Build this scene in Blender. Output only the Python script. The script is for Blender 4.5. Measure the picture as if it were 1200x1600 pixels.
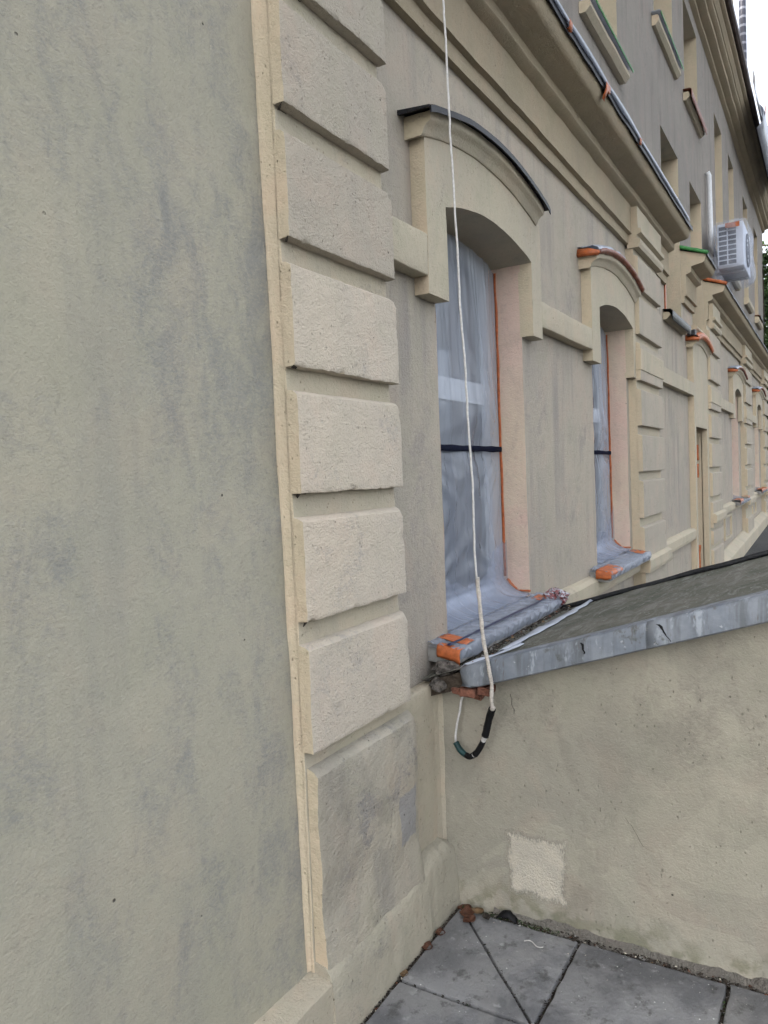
import bpy, bmesh, math, random
from mathutils import Vector, Matrix, noise
from math import radians, sin, cos, pi

random.seed(7)
for o in list(bpy.data.objects):
    bpy.data.objects.remove(o, do_unlink=True)
SC = bpy.context.scene
COL = SC.collection

# ------------------------------------------------------------------ camera
CAM_D, CAM_Z = 1.3, 1.55
YAW, PITCH, ROLL = radians(31.053), radians(-2.633), radians(-2.354)
fw = Vector((cos(YAW) * cos(PITCH), sin(YAW) * cos(PITCH), sin(PITCH)))
rt = fw.cross(Vector((0, 0, 1))).normalized()
up = rt.cross(fw)
R2 = cos(ROLL) * rt + sin(ROLL) * up
U2 = -sin(ROLL) * rt + cos(ROLL) * up
cd = bpy.data.cameras.new('camera')
cam = bpy.data.objects.new('camera', cd)
COL.objects.link(cam)
M = Matrix((R2, U2, -fw)).transposed().to_4x4()
M.translation = (0, -CAM_D, CAM_Z)
cam.matrix_world = M
cd.sensor_fit = 'VERTICAL'
cd.sensor_height = 36
cd.lens = 1171.36 / 1600 * 36
cd.clip_start = 0.05
cd.clip_end = 600
SC.camera = cam
SC.render.resolution_x, SC.render.resolution_y = 768, 1024

# ------------------------------------------------------------------ sky, sun, exposure
SUN_EL, SUN_AZ = radians(40), radians(-60)      # azimuth measured from +Y towards +X (clockwise from above)
W = bpy.data.worlds.new('World')
SC.world = W
W.use_nodes = True
wt = W.node_tree
wt.nodes.clear()
wo = wt.nodes.new('ShaderNodeOutputWorld')
bg = wt.nodes.new('ShaderNodeBackground')
sky = wt.nodes.new('ShaderNodeTexSky')
sky.sky_type = 'NISHITA'
sky.sun_disc = False
sky.sun_elevation = SUN_EL
sky.sun_rotation = SUN_AZ
sky.air_density = 1.0
sky.dust_density = 4.0
sky.ozone_density = 1.0
hs = wt.nodes.new('ShaderNodeHueSaturation')
hs.inputs['Saturation'].default_value = 0.31
wt.links.new(sky.outputs[0], hs.inputs['Color'])
wt.links.new(hs.outputs[0], bg.inputs[0])
bg.inputs[1].default_value = 0.15
wt.links.new(bg.outputs[0], wo.inputs[0])
sd = bpy.data.lights.new('sun', 'SUN')
sd.energy = 0.5
sd.angle = radians(35)
sd.color = (1.0, 0.93, 0.82)
sun = bpy.data.objects.new('sun', sd)
COL.objects.link(sun)
sdir = Vector((sin(SUN_AZ) * cos(SUN_EL), cos(SUN_AZ) * cos(SUN_EL), sin(SUN_EL)))
sun.rotation_euler = sdir.to_track_quat('Z', 'Y').to_euler()
sun.location = (-20, 12, 20)
SC.view_settings.view_transform = 'Standard'
SC.view_settings.look = 'None'
SC.view_settings.gamma = 1
SC.view_settings.use_curve_mapping = False
SC.cycles.use_adaptive_sampling = True
SC.cycles.adaptive_threshold = 0.025
SC.cycles.adaptive_min_samples = 12
SC.cycles.max_bounces = 4
SC.cycles.diffuse_bounces = 1
SC.cycles.glossy_bounces = 2
SC.cycles.transmission_bounces = 2
SC.cycles.transparent_max_bounces = 6
SC.view_settings.exposure = 1.9

# ------------------------------------------------------------------ material helpers
class NT:
    def __init__(s, name):
        s.m = bpy.data.materials.new(name)
        s.m.use_nodes = True
        s.t = s.m.node_tree
        s.t.nodes.clear()
        s.out = s.n('OutputMaterial')
        s.b = s.n('BsdfPrincipled')
        s.l(s.b.outputs[0], s.out.inputs[0])
        s.pos = s.n('NewGeometry').outputs['Position']
    def n(s, t):
        return s.t.nodes.new('ShaderNode' + t)
    def l(s, a, b):
        s.t.links.new(a, b)
    def vec(s, sc=(1, 1, 1), off=(0, 0, 0), rot=(0, 0, 0)):
        m = s.n('Mapping')
        m.inputs['Scale'].default_value = sc
        m.inputs['Location'].default_value = off
        m.inputs['Rotation'].default_value = rot
        s.l(s.pos, m.inputs['Vector'])
        return m.outputs[0]
    def noise(s, scale, detail=3, rough=.55, sc=(1, 1, 1), off=(0, 0, 0), rot=(0, 0, 0), dist=0):
        t = s.n('TexNoise')
        t.inputs['Scale'].default_value = scale
        t.inputs['Detail'].default_value = detail
        t.inputs['Roughness'].default_value = rough
        t.inputs['Distortion'].default_value = dist
        s.l(s.vec(sc, off, rot), t.inputs['Vector'])
        return t.outputs['Fac']
    def voro(s, scale, sc=(1, 1, 1), off=(0, 0, 0), feature='F1'):
        t = s.n('TexVoronoi')
        t.feature = feature
        t.inputs['Scale'].default_value = scale
        s.l(s.vec(sc, off), t.inputs['Vector'])
        return t.outputs['Distance']
    def ramp(s, f, a, b, ca=0., cb=1.):
        r = s.n('MapRange')
        r.interpolation_type = 'SMOOTHSTEP'
        s.l(f, r.inputs['Value'])
        for k, v in (('From Min', a), ('From Max', b), ('To Min', ca), ('To Max', cb)):
            r.inputs[k].default_value = v
        return r.outputs['Result']
    def math(s, op, a, b=0.):
        m = s.n('Math')
        m.operation = op
        for i, v in enumerate((a, b)):
            if isinstance(v, (int, float)):
                m.inputs[i].default_value = v
            else:
                s.l(v, m.inputs[i])
        return m.outputs[0]
    def mix(s, f, a, b):
        m = s.n('Mix')
        m.data_type = 'RGBA'
        for k, v in ((0, f), (6, a), (7, b)):
            if isinstance(v, (int, float)):
                m.inputs[k].default_value = v
            elif isinstance(v, (tuple, list)):
                m.inputs[k].default_value = (*v, 1) if len(v) == 3 else v
            else:
                s.l(v, m.inputs[k])
        return m.outputs[2]
    def col(s, c):
        if isinstance(c, (tuple, list)):
            s.b.inputs['Base Color'].default_value = (*c, 1)
        else:
            s.l(c, s.b.inputs['Base Color'])
    def bump(s, h, strength, dist, prev=None):
        b = s.n('Bump')
        b.inputs['Strength'].default_value = strength
        b.inputs['Distance'].default_value = dist
        s.l(h, b.inputs['Height'])
        if prev is not None:
            s.l(prev, b.inputs['Normal'])
        s.l(b.outputs[0], s.b.inputs['Normal'])
        return b.outputs[0]
    def set(s, **k):
        for a, v in k.items():
            s.b.inputs[a.replace('_', ' ')].default_value = v


def plaster(name, c1, c2, stain, st_lo=.56, st_hi=.72, st_amt=.6, streak=.35, streak_c=None,
            grain=.0016, mid=.006, brush=0., patch=0., specks=True, grime=None, seed=0., pits=.0, mottle=.5, vz=.8):
    """Painted render: two paint tones, abraded patches that show the grey coat, rain streaks, pits, sandy relief."""
    n = NT(name)
    o = (seed, seed * .7, seed * 1.3)
    big = n.ramp(n.noise(1.3, 3, .6, off=o, dist=.4), .35, .65)
    c = n.mix(big, c1, c2)
    # uneven coat: rose-grey and olive clouds
    mo = n.noise(5.5, 4, .62, sc=(1, 1, .8), off=(o[0] + 31, o[1], o[2]), dist=.5)
    c = n.mix(n.ramp(mo, .50, .66, 0, mottle), c, tuple(k * v for k, v in zip((1.05, .98, .98), c1)))
    c = n.mix(n.ramp(mo, .34, .50, mottle, 0), c, tuple(k * v for k, v in zip((.86, .90, .88), c1)))
    # abrasion: broad mask broken up by a scratchy grain
    m1 = n.noise(2.1, 2, .55, sc=(1, 1, vz), off=(o[0] + 3.1, o[1], o[2] + 8))
    m2 = n.noise(11, 4, .72, sc=(1, 1, vz), off=(o[0] + 9, o[1], o[2]), dist=.6)
    g2 = n.noise(88, 3, .75, sc=(.6, .6, 1.2), rot=(0, .45, 0), dist=1.4)
    mm = n.math('ADD', n.math('MULTIPLY', m1, .36), n.math('ADD', n.math('MULTIPLY', m2, .37), n.math('MULTIPLY', g2, .27)))
    ab = n.ramp(mm, st_lo, st_hi, 0, st_amt)
    c = n.mix(ab, c, stain)
    if streak:
        s1 = n.noise(7, 4, .65, sc=(1, 1, .07), off=(o[0] + 2, o[1], o[2]))
        sk = n.math('MULTIPLY', n.ramp(s1, .46, .70), n.ramp(m1, .62, .40))
        c = n.mix(n.math('MULTIPLY', sk, streak), c, streak_c or stain)
    if patch:
        p1 = n.noise(2.6, 3, .5, off=(o[0] + 6, o[1] + 1, o[2]), dist=1.2)
        c = n.mix(n.ramp(p1, .55, .58, 0, patch), c, tuple(min(1, v * 1.25) for v in c1))
        c = n.mix(n.ramp(p1, .36, .47, patch * 1.2, 0), c, tuple(v * .70 for v in c2))
    if grime:
        c = grime(n, c)
    fine = n.noise(46, 3, .75, off=o)
    c = n.mix(n.ramp(fine, .30, .46, .22, 0), c, n.mix(.55, c, (.10, .10, .10)))
    c = n.mix(n.ramp(fine, .56, .74, 0, .10), c, (.62, .58, .50))
    gr = n.noise(150, 2, .7, off=o)
    h = n.math('ADD', n.math('MULTIPLY', n.noise(9, 2, .5, off=o), mid * .5), n.math('MULTIPLY', gr, grain * 2.0))
    h = n.math('ADD', h, n.math('MULTIPLY', fine, grain * 2.3))
    if brush:
        b1 = n.noise(64, 2, .6, sc=(.22, .22, 1.), rot=(0, .42, 0), off=o, dist=.9)
        h = n.math('ADD', h, n.math('MULTIPLY', n.math('MULTIPLY', b1, n.ramp(mo, .42, .58)), brush))
    if specks:
        v = n.voro(13, off=o)
        sp = n.math('MULTIPLY', n.ramp(v, .030, .055, 1, 0), n.ramp(mo, .53, .56))
        c = n.mix(n.math('MULTIPLY', sp, .8), c, (.05, .045, .04))
        h = n.math('SUBTRACT', h, n.math('MULTIPLY', sp, .004))
    if pits:
        v2 = n.voro(62, sc=(1, 1, .6), off=o)
        pp = n.math('MULTIPLY', n.ramp(v2, .09, .17, 1, 0), n.ramp(m2, .50, .58))
        c = n.mix(n.math('MULTIPLY', pp, pits), c, (.13, .10, .07))
        h = n.math('SUBTRACT', h, n.math('MULTIPLY', pp, .004))
    n.col(c)
    n.set(Roughness=.92)
    n.b.inputs['Specular IOR Level'].default_value = .15
    n.bump(h, 1., 1.)
    return n.m


def simple(name, c, rough=.6, metal=0., var=.25, scale=30, bump=0., spec=.4):
    n = NT(name)
    f = n.noise(scale, 4, .6)
    n.col(n.mix(n.ramp(f, .3, .7), tuple(v * (1 - var) for v in c), tuple(min(1, v * (1 + var)) for v in c)))
    n.set(Roughness=rough, Metallic=metal)
    n.b.inputs['Specular IOR Level'].default_value = spec
    if bump:
        n.bump(n.noise(scale * 3, 3, .6), .6, bump)
    return n.m


def film(name, c, alpha, rough=.22, trans=.35):
    """thin polythene: some light passes straight, some is scattered, the rest glints"""
    n = NT(name)
    tr = n.n('BsdfTransparent')
    tr.inputs[0].default_value = (.9, .93, 1, 1)
    tl = n.n('BsdfTranslucent')
    tl.inputs[0].default_value = (*c, 1)
    f = n.noise(9, 3, .6, sc=(1, 1, .10), dist=.3)
    n.col(n.mix(n.ramp(f, .35, .7), c, tuple(min(1, v * 1.12) for v in c)))
    n.set(Roughness=rough)
    n.b.inputs['Specular IOR Level'].default_value = .5
    n.bump(n.noise(70, 2, .6, sc=(1, 1, .12), dist=.4), .25, .0025)
    m1 = n.n('MixShader')
    m1.inputs[0].default_value = trans
    n.l(n.b.outputs[0], m1.inputs[1])
    n.l(tl.outputs[0], m1.inputs[2])
    m2 = n.n('MixShader')
    n.l(n.ramp(f, .3, .75, max(0, alpha - .02), min(1, alpha + .03)), m2.inputs[0])
    n.l(tr.outputs[0], m2.inputs[1])
    n.l(m1.outputs[0], m2.inputs[2])
    n.l(m2.outputs[0], n.out.inputs[0])
    return n.m


MT = {}
# paint tones -----------------------------------------------------------
MT['left'] = plaster('plaster_left_wall', (.43, .398, .305), (.40, .374, .292), (.19, .20, .213), .455, .64, .58,
                     streak=.22, streak_c=(.24, .24, .225), grain=.0009, mid=.003, brush=.0008, seed=1.3, mottle=.3, vz=.5)
MT['block'] = plaster('plaster_pier_block', (.50, .44, .35), (.455, .405, .33), (.29, .268, .245), .54, .66, .6,
                      streak=.2, grain=.0024, mid=.007, seed=4.2, pits=.35, mottle=.45)
MT['block_light'] = plaster('plaster_pier_block_pale', (.635, .55, .435), (.58, .51, .415), (.37, .34, .31), .54, .66, .6,
                            streak=.15, grain=.0024, mid=.007, seed=14.2, pits=.35, mottle=.35)  # paler tone of the block plaster, used on the lower courses
def grey_smear(n, c):
    """a rectangle of grey filler brushed on the lowest block"""
    sx = n.n('SeparateXYZ')
    n.l(n.pos, sx.inputs[0])
    dx = n.math('ABSOLUTE', n.math('DIVIDE', n.math('SUBTRACT', sx.outputs['X'], 2.085), .055))
    dz = n.math('ABSOLUTE', n.math('DIVIDE', n.math('SUBTRACT', sx.outputs['Z'], .44), .085))
    d = n.math('ADD', n.math('MAXIMUM', dx, dz), n.math('MULTIPLY', n.math('SUBTRACT', n.noise(26, 3, .6), .5), .5))
    return n.mix(n.ramp(d, .92, 1.02, .75, 0), c, (.33, .325, .325))


MT['basepier'] = plaster('plaster_pier_base', (.49, .44, .345), (.44, .40, .325), (.23, .225, .225), .50, .61, .68,
                         streak=.35, grain=.0022, mid=.014, patch=.3, seed=9.2, pits=.5, grime=grey_smear)
MT['basefoot'] = plaster('plaster_pier_foot', (.49, .445, .345), (.44, .405, .32), (.25, .24, .225), .51, .63, .6,
                         streak=.2, grain=.0016, mid=.012, patch=.12, seed=19.2, pits=.3)
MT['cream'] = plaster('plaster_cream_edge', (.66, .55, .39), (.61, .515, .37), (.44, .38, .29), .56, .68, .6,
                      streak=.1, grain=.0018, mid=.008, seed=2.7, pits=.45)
MT['wall'] = plaster('plaster_facade', (.46, .405, .325), (.41, .365, .305), (.28, .258, .24), .52, .64, .6,
                     streak=.6, streak_c=(.25, .235, .225), grain=.0018, mid=.006, seed=6.1)
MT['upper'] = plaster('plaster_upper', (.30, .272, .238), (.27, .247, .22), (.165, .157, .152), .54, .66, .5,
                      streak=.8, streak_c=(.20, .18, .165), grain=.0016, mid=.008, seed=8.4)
MT['trim'] = plaster('plaster_trim', (.53, .468, .35), (.485, .432, .335), (.27, .25, .23), .57, .69, .5,
                     streak=.25, grain=.0018, mid=.005, seed=3.3, pits=.4)
MT['cornice'] = plaster('plaster_cornice', (.39, .325, .225), (.35, .295, .21), (.25, .22, .19), .58, .70, .55,
                        streak=.2, grain=.0018, mid=.008, seed=5.7, pits=.4)
MT['peach'] = plaster('plaster_reveal', (.74, .555, .455), (.76, .62, .47), (.54, .38, .32), .54, .68, .6,
                      streak=.3, streak_c=(.46, .33, .27), grain=.0016, mid=.005, seed=7.9, pits=.4)


def shed_grime(n, c):
    sx = n.n('SeparateXYZ')
    n.l(n.pos, sx.inputs[0])
    f = n.noise(3.0, 4, .6)
    h = n.math('ADD', sx.outputs['Z'], n.math('MULTIPLY', n.math('SUBTRACT', f, .5), .35))
    moss = n.math('MULTIPLY', n.ramp(h, .03, .13, 1, 0), n.ramp(n.noise(16, 3), .4, .6))
    return n.mix(n.math('MULTIPLY', moss, .5), c, (.13, .14, .075))


MT['shed'] = plaster('plaster_lean_to', (.395, .365, .29), (.35, .328, .27), (.235, .215, .18), .50, .64, .55,
                     streak=.25, grain=.0011, mid=.012, brush=.0012, patch=.30, grime=shed_grime, seed=11., pits=.2)
MT['patch'] = plaster('plaster_fresh_patch', (.80, .73, .60), (.76, .69, .56), (.65, .59, .49), .6, .75, .4,
                      streak=0, grain=.0022, mid=.004, specks=False, seed=1.)
def mk_patch():
    n = NT('plaster_brushed_patch')
    sx = n.n('SeparateXYZ')
    n.l(n.pos, sx.inputs[0])
    dy = n.math('ABSOLUTE', n.math('DIVIDE', n.math('ADD', sx.outputs['Y'], .412), .104))
    dz = n.math('ABSOLUTE', n.math('DIVIDE', n.math('SUBTRACT', sx.outputs['Z'], .196), .108))
    d = n.math('MAXIMUM', dy, dz)
    n1, n2 = n.noise(16, 3, .6), n.noise(120, 2, .7, sc=(1, 1.6, .6))
    d = n.math('ADD', d, n.math('ADD', n.math('MULTIPLY', n.math('SUBTRACT', n1, .5), .55), n.math('MULTIPLY', n.math('SUBTRACT', n2, .5), .36)))
    n.col(n.mix(n.ramp(n1, .35, .65), (.74, .675, .55), (.66, .605, .50)))
    n.set(Roughness=.95)
    n.l(n.ramp(d, .80, 1.10, 1, 0), n.b.inputs['Alpha'])
    n.bump(n.noise(150, 3, .7), 1., .010)
    return n.m


MT['brushed'] = mk_patch()
MT['grey_patch'] = plaster('plaster_grey_patch', (.41, .385, .335), (.38, .36, .32), (.30, .29, .275), .6, .75, .4,
                           streak=0, grain=.0015, mid=.003, specks=False, seed=1.)
MT['rough_foot'] = plaster('plaster_crumbled_foot', (.30, .275, .24), (.24, .22, .19), (.10, .09, .08), .5, .6, .8,
                           streak=0, grain=.01, mid=.02, seed=21.)
MT['orange'] = simple('orange_tape', (.47, .125, .038), .45, var=.22, scale=40, bump=.002)
MT['rust'] = simple('rusty_tape', (.20, .06, .03), .5, var=.35, scale=25, bump=.003)
MT['blue_tape'] = simple('navy_tape', (.010, .016, .06), .4, var=.2)
MT['strap'] = simple('navy_strap', (.004, .006, .02), .8, var=.2, spec=.08)
MT['green_tape'] = simple('green_tape', (.06, .25, .07), .45)
MT['black'] = simple('black_sheet_metal', (.014, .014, .017), .5, var=.4, scale=20, spec=.25)
MT['black_tape'] = simple('black_tape', (.006, .006, .007), .55, spec=.25)
MT['teal_tape'] = simple('dark_green_tape', (.01, .045, .045), .5)
MT['cord'] = simple('white_cord', (.62, .60, .57), .8, var=.12, scale=90)
MT['rope'] = simple('cord_wrapping', (.55, .50, .44), .85, var=.2, scale=120, bump=.002)
MT['film'] = film('polythene_sheet', (.76, .82, .93), .35, .14, trans=.3)
MT['film_clear'] = film('polythene_clear', (.74, .78, .86), .24, .14, trans=.3)
MT['film_sill'] = film('polythene_on_sill', (.46, .50, .58), .52, .18, .2)
MT['film_grey'] = film('polythene_dense', (.62, .66, .74), .82, .25, .2)
MT['film_white'] = film('polythene_white', (.80, .82, .86), .93, .35, .2)
MT['film_black'] = simple('black_film', (.012, .013, .015), .4, var=.5, scale=25, bump=.01)
MT['glass'] = simple('window_glass', (.025, .03, .04), .08, var=.1, scale=3, spec=.5)
MT['frame'] = simple('window_frame', (.60, .60, .58), .5, var=.08)
MT['white'] = simple('white_paint', (.72, .73, .74), .45, var=.06)
MT['ac_dark'] = simple('dark_coil', (.03, .035, .05), .5, var=.3)
MT['brick'] = simple('brick_fragment', (.20, .085, .055), .9, var=.4, scale=40, bump=.01)
MT['stone'] = simple('stone_sill', (.30, .29, .27), .85, var=.25, scale=25, bump=.006)
MT['rubble'] = simple('dirty_mortar', (.13, .115, .10), .95, var=.7, scale=45, bump=.02)
MT['leaf_a'] = simple('leaf_brown', (.095, .04, .022), .7, var=.4, scale=60)
MT['leaf_b'] = simple('leaf_tan', (.16, .10, .05), .7, var=.4, scale=60)
MT['leaf_green'] = simple('leaf_green', (.045, .085, .022), .6, var=.5, scale=2)
MT['bark'] = simple('bark', (.06, .045, .032), .9, var=.3, scale=20, bump=.02)
MT['dirt'] = simple('dirt', (.045, .036, .028), .95, var=.6, scale=70, bump=.01)
def mk_rag():
    n = NT('red_white_bundle')
    a, b = n.noise(55, 3, .6, dist=.8), n.noise(80, 2, .6, off=(4, 4, 4))
    c = n.mix(n.ramp(a, .47, .53), (.22, .06, .06), (.42, .42, .46))
    n.col(n.mix(n.ramp(b, .56, .62), c, (.02, .02, .025)))
    n.set(Roughness=.4)
    return n.m


MT['rag'] = mk_rag()
MT['roof_tile'] = simple('roof_sheet', (.07, .05, .045), .7, var=.3)
MT['pole'] = simple('pole_dark', (.06, .06, .075), .5)
MT['door'] = simple('door_paint', (.22, .17, .13), .6, var=.15)


def mk_felt():
    n = NT('roofing_felt')
    a = n.noise(3.2, 5, .65)
    b = n.noise(55, 4, .7)
    s = n.noise(20, 4, .65, sc=(.3, 1, 1), off=(3, 1, 0), dist=.8)
    c = n.mix(n.ramp(a, .35, .65), (.15, .142, .112), (.092, .095, .068))
    c = n.mix(n.ramp(s, .49, .64, 0, .6), c, (.24, .236, .21))
    c = n.mix(n.ramp(n.noise(7, 4, .6, off=(5, 5, 1)), .54, .66, 0, .6), c, (.07, .077, .05))
    c = n.mix(n.ramp(b, .60, .68, 0, .8), c, (.40, .39, .36))
    n.col(c)
    n.set(Roughness=.92)
    nb = n.bump(s, .5, .01)
    n.bump(n.noise(190, 3, .7), .7, .005, nb)
    return n.m


def mk_zinc():
    n = NT('weathered_zinc')
    a = n.noise(6, 5, .65)
    s = n.noise(24, 4, .6, sc=(1, 1, .12))
    c = n.mix(n.ramp(a, .35, .65), (.19, .215, .25), (.29, .315, .35))
    c = n.mix(n.ramp(s, .46, .66, 0, .75), c, (.12, .13, .14))
    c = n.mix(n.ramp(n.noise(13, 5, .7, sc=(1, 1, .35), off=(0, 3, 0)), .55, .63, 0, .6), c, (.46, .50, .55))
    c = n.mix(n.ramp(n.noise(19, 4, .7, sc=(1, 1, .2), off=(0, 7, 0)), .60, .66, 0, .6), c, (.11, .09, .065))
    c = n.mix(n.ramp(n.noise(10, 5, .7, off=(9, 0, 0)), .57, .66, 0, .7), c, (.085, .085, .065))
    c = n.mix(n.ramp(n.noise(33, 3, .6, off=(2, 0, 0)), .66, .72, 0, .8), c, (.5, .52, .54))
    n.col(c)
    n.set(Roughness=.55, Metallic=.15)
    n.bump(n.noise(14, 4, .6), .4, .008)
    return n.m


def mk_slab():
    n = NT('concrete_slab')
    oi = n.n('ObjectInfo').outputs['Random']
    a = n.noise(4.5, 5, .65)
    b = n.noise(70, 4, .7)
    c = n.mix(n.ramp(a, .38, .62), (.155, .157, .165), (.310, .310, .312))
    c = n.mix(n.ramp(n.noise(2.3, 4, .6, off=(7, 2, 0), dist=1.), .52, .64, 0, .6), c, (.33, .325, .315))
    c = n.mix(n.math('MULTIPLY', oi, .35), c, (.19, .187, .18))
    c = n.mix(n.ramp(n.noise(13, 5, .7, off=(4, 4, 0)), .53, .67, 0, .75), c, (.085, .083, .08))
    c = n.mix(n.ramp(n.noise(24, 3, .5, off=(1, 8, 0)), .62, .74, 0, .45), c, (.5, .5, .49))
    c = n.mix(n.ramp(b, .6, .75, 0, .5), c, (.46, .45, .44))
    v = n.voro(42)
    c = n.mix(n.math('MULTIPLY', n.ramp(v, .07, .12, 1, 0), n.ramp(n.noise(9, 2), .52, .6)), c, (.7, .7, .68))
    n.col(c)
    n.set(Roughness=.82)
    nb = n.bump(n.noise(16, 4, .6), .4, .006)
    n.bump(b, .9, .006, nb)
    return n.m


def mk_ground():
    n = NT('asphalt_ground')
    a = n.noise(.8, 5, .6)
    c = n.mix(n.ramp(a, .35, .65), (.042, .042, .042), (.065, .064, .062))
    c = n.mix(n.ramp(n.noise(25, 3, .7), .55, .7, 0, .5), c, (.10, .098, .095))
    n.col(c)
    n.set(Roughness=.9)
    n.bump(n.noise(60, 3, .7), .6, .006)
    return n.m


def mk_band():
    n = NT('banded_tube')
    sx = n.n('SeparateXYZ')
    n.l(n.pos, sx.inputs[0])
    f = n.math('FRACT', n.math('MULTIPLY', sx.outputs['Z'], 7.5))
    c = n.mix(n.ramp(f, .70, .74), (.05, .05, .075), (.26, .27, .32))
    n.col(c)
    n.set(Roughness=.4)
    return n.m


MT['felt'], MT['zinc'], MT['slab'], MT['ground'], MT['band'] = mk_felt(), mk_zinc(), mk_slab(), mk_ground(), mk_band()

# ------------------------------------------------------------------ mesh helpers
def nz(p, s, off=0.):
    return noise.noise(Vector((p[0] * s + off, p[1] * s + off * .7, p[2] * s - off)))


def jit(p, amp, s=11., off=0.):
    """the same offset for the same place, so that welded neighbours stay together"""
    if not amp:
        return p
    return (p[0] + amp * nz(p, s, 3.1 + off), p[1] + amp * nz(p, s, 17.7 + off), p[2] + amp * nz(p, s, 41.3 + off))


class MB:
    def __init__(s):
        s.v, s.f, s.mi = [], [], []
    def face(s, pts, mi=0):
        b = len(s.v)
        s.v += [tuple(p) for p in pts]
        s.f.append(tuple(range(b, b + len(pts))))
        s.mi.append(mi)
    def grid(s, rows, mi=0, close=False):
        b = len(s.v)
        nr, nc = len(rows), len(rows[0])
        for r in rows:
            s.v += [tuple(p) for p in r]
        for i in range(nr - 1):
            for j in range(nc if close else nc - 1):
                k = (j + 1) % nc
                s.f.append((b + i * nc + j, b + i * nc + k, b + (i + 1) * nc + k, b + (i + 1) * nc + j))
                s.mi.append(mi)
    def box(s, x0, x1, y0, y1, z0, z1, mi=0):
        P = [(x, y, z) for x in (x0, x1) for y in (y0, y1) for z in (z0, z1)]
        b = len(s.v)
        s.v += P
        for q in ((0, 1, 3, 2), (4, 6, 7, 5), (0, 4, 5, 1), (2, 3, 7, 6), (0, 2, 6, 4), (1, 5, 7, 3)):
            s.f.append(tuple(b + i for i in q))
            s.mi.append(mi)
    def rbox(s, x0, x1, y0, y1, z0, z1, r=.008, step=.05, amp=.002, freq=11., mi=0):
        """subdivided box with rounded edges and an uneven surface"""
        def ax(a, b):
            n = max(1, int((b - a - 2 * r) / step))
            return [a, a + r * .3] + [a + r + (b - a - 2 * r) * i / n for i in range(n + 1)] + [b - r * .3, b]
        A, B, Cc = ax(x0, x1), ax(y0, y1), ax(z0, z1)
        lo = Vector((x0 + r, y0 + r, z0 + r))
        hi = Vector((x1 - r, y1 - r, z1 - r))
        def pt(x, y, z):
            p = Vector((x, y, z))
            q = Vector((min(max(p[i], lo[i]), hi[i]) for i in range(3)))
            d = p - q
            if d.length > 1e-9:
                p = q + d.normalized() * r
            return jit(p, amp, freq)
        for z, fl in ((z0, 0), (z1, 1)):
            s.grid([[pt(x, y, z) for y in (B if not fl else B[::-1])] for x in A], mi)
        for y, fl in ((y0, 1), (y1, 0)):
            s.grid([[pt(x, y, z) for z in (Cc if not fl else Cc[::-1])] for x in A], mi)
        for x, fl in ((x0, 0), (x1, 1)):
            s.grid([[pt(x, y, z) for z in (Cc if not fl else Cc[::-1])] for y in B], mi)
    def sweep(s, prof, x0, x1, step=.08, amp=.002, freq=9., caps=True, mi=0, fz=None):
        """profile in (y,z) drawn along the facade"""
        n = max(1, int(round((x1 - x0) / step)))
        rows = []
        for i in range(n + 1):
            x = x0 + (x1 - x0) * i / n
            dz = fz(x) if fz else 0
            rows.append([jit((x, y, z + dz), amp, freq) for y, z in prof])
        s.grid(rows, mi)
        if caps:
            s.face(rows[0][::-1], mi)
            s.face(rows[-1], mi)
    def tube(s, pts, rad, seg=8, mi=0, cap=True):
        pts = [Vector(p) for p in pts]
        if isinstance(rad, (int, float)):
            rad = [rad] * len(pts)
        rows = []
        u = None
        for i, p in enumerate(pts):
            t = (pts[min(i + 1, len(pts) - 1)] - pts[max(i - 1, 0)]).normalized()
            if u is None:
                u = t.orthogonal().normalized()
            u = (u - t * u.dot(t)).normalized()
            w = t.cross(u)
            rows.append([p + rad[i] * (cos(a) * u + sin(a) * w) for a in (2 * pi * k / seg for k in range(seg))])
        s.grid(rows, mi, True)
        if cap:
            s.face(rows[0][::-1], mi)
            s.face(rows[-1], mi)
    def build(s, name, mats, parent=None, smooth=False, weld=.0004, solid=0., fix=True, left=None):
        """link as one mesh object; left = slot number for faces that look to the left"""
        me = bpy.data.meshes.new(name)
        org = origin(parent)
        me.from_pydata([(v[0] - org.x, v[1] - org.y, v[2] - org.z) for v in s.v], [], s.f)
        for i, p in enumerate(me.polygons):
            p.material_index = s.mi[i]
        bm = bmesh.new()
        bm.from_mesh(me)
        if weld:
            bmesh.ops.remove_doubles(bm, verts=bm.verts, dist=weld)
        if fix:
            bmesh.ops.recalc_face_normals(bm, faces=bm.faces)
        bm.to_mesh(me)
        bm.free()
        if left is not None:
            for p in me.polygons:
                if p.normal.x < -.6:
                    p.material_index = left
        if smooth:
            me.shade_smooth()
            if smooth != 'all':
                me.set_sharp_from_angle(angle=radians(38))
        for m in (mats if isinstance(mats, (list, tuple)) else [mats]):
            me.materials.append(MT[m])
        o = bpy.data.objects.new(name, me)
        COL.objects.link(o)
        if parent:
            o.parent = parent
        if solid:
            md = o.modifiers.new('thickness', 'SOLIDIFY')
            md.thickness = solid
            md.offset = 0
        return o


def origin(o):
    v = Vector((0, 0, 0))
    while o:
        v += o.location
        o = o.parent
    return v


def thing(name, label, cat, loc, group=None):
    o = bpy.data.objects.new(name, None)
    o.empty_display_size = .1
    COL.objects.link(o)
    o.location = loc
    return tag(o, label, cat, group)


def tag(o, label, cat, group=None):
    o['label'] = label
    o['category'] = cat
    if group:
        o['group'] = group
    return o


def top_at(o, loc):
    """move a top-level mesh's origin to its base without moving its shape"""
    loc = Vector(loc)
    for v in o.data.vertices:
        v.co -= loc
    o.location = loc
    return o


def structure(o):
    o['kind'] = 'structure'
    return o


def stuff(o):
    o['kind'] = 'stuff'
    return o


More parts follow.
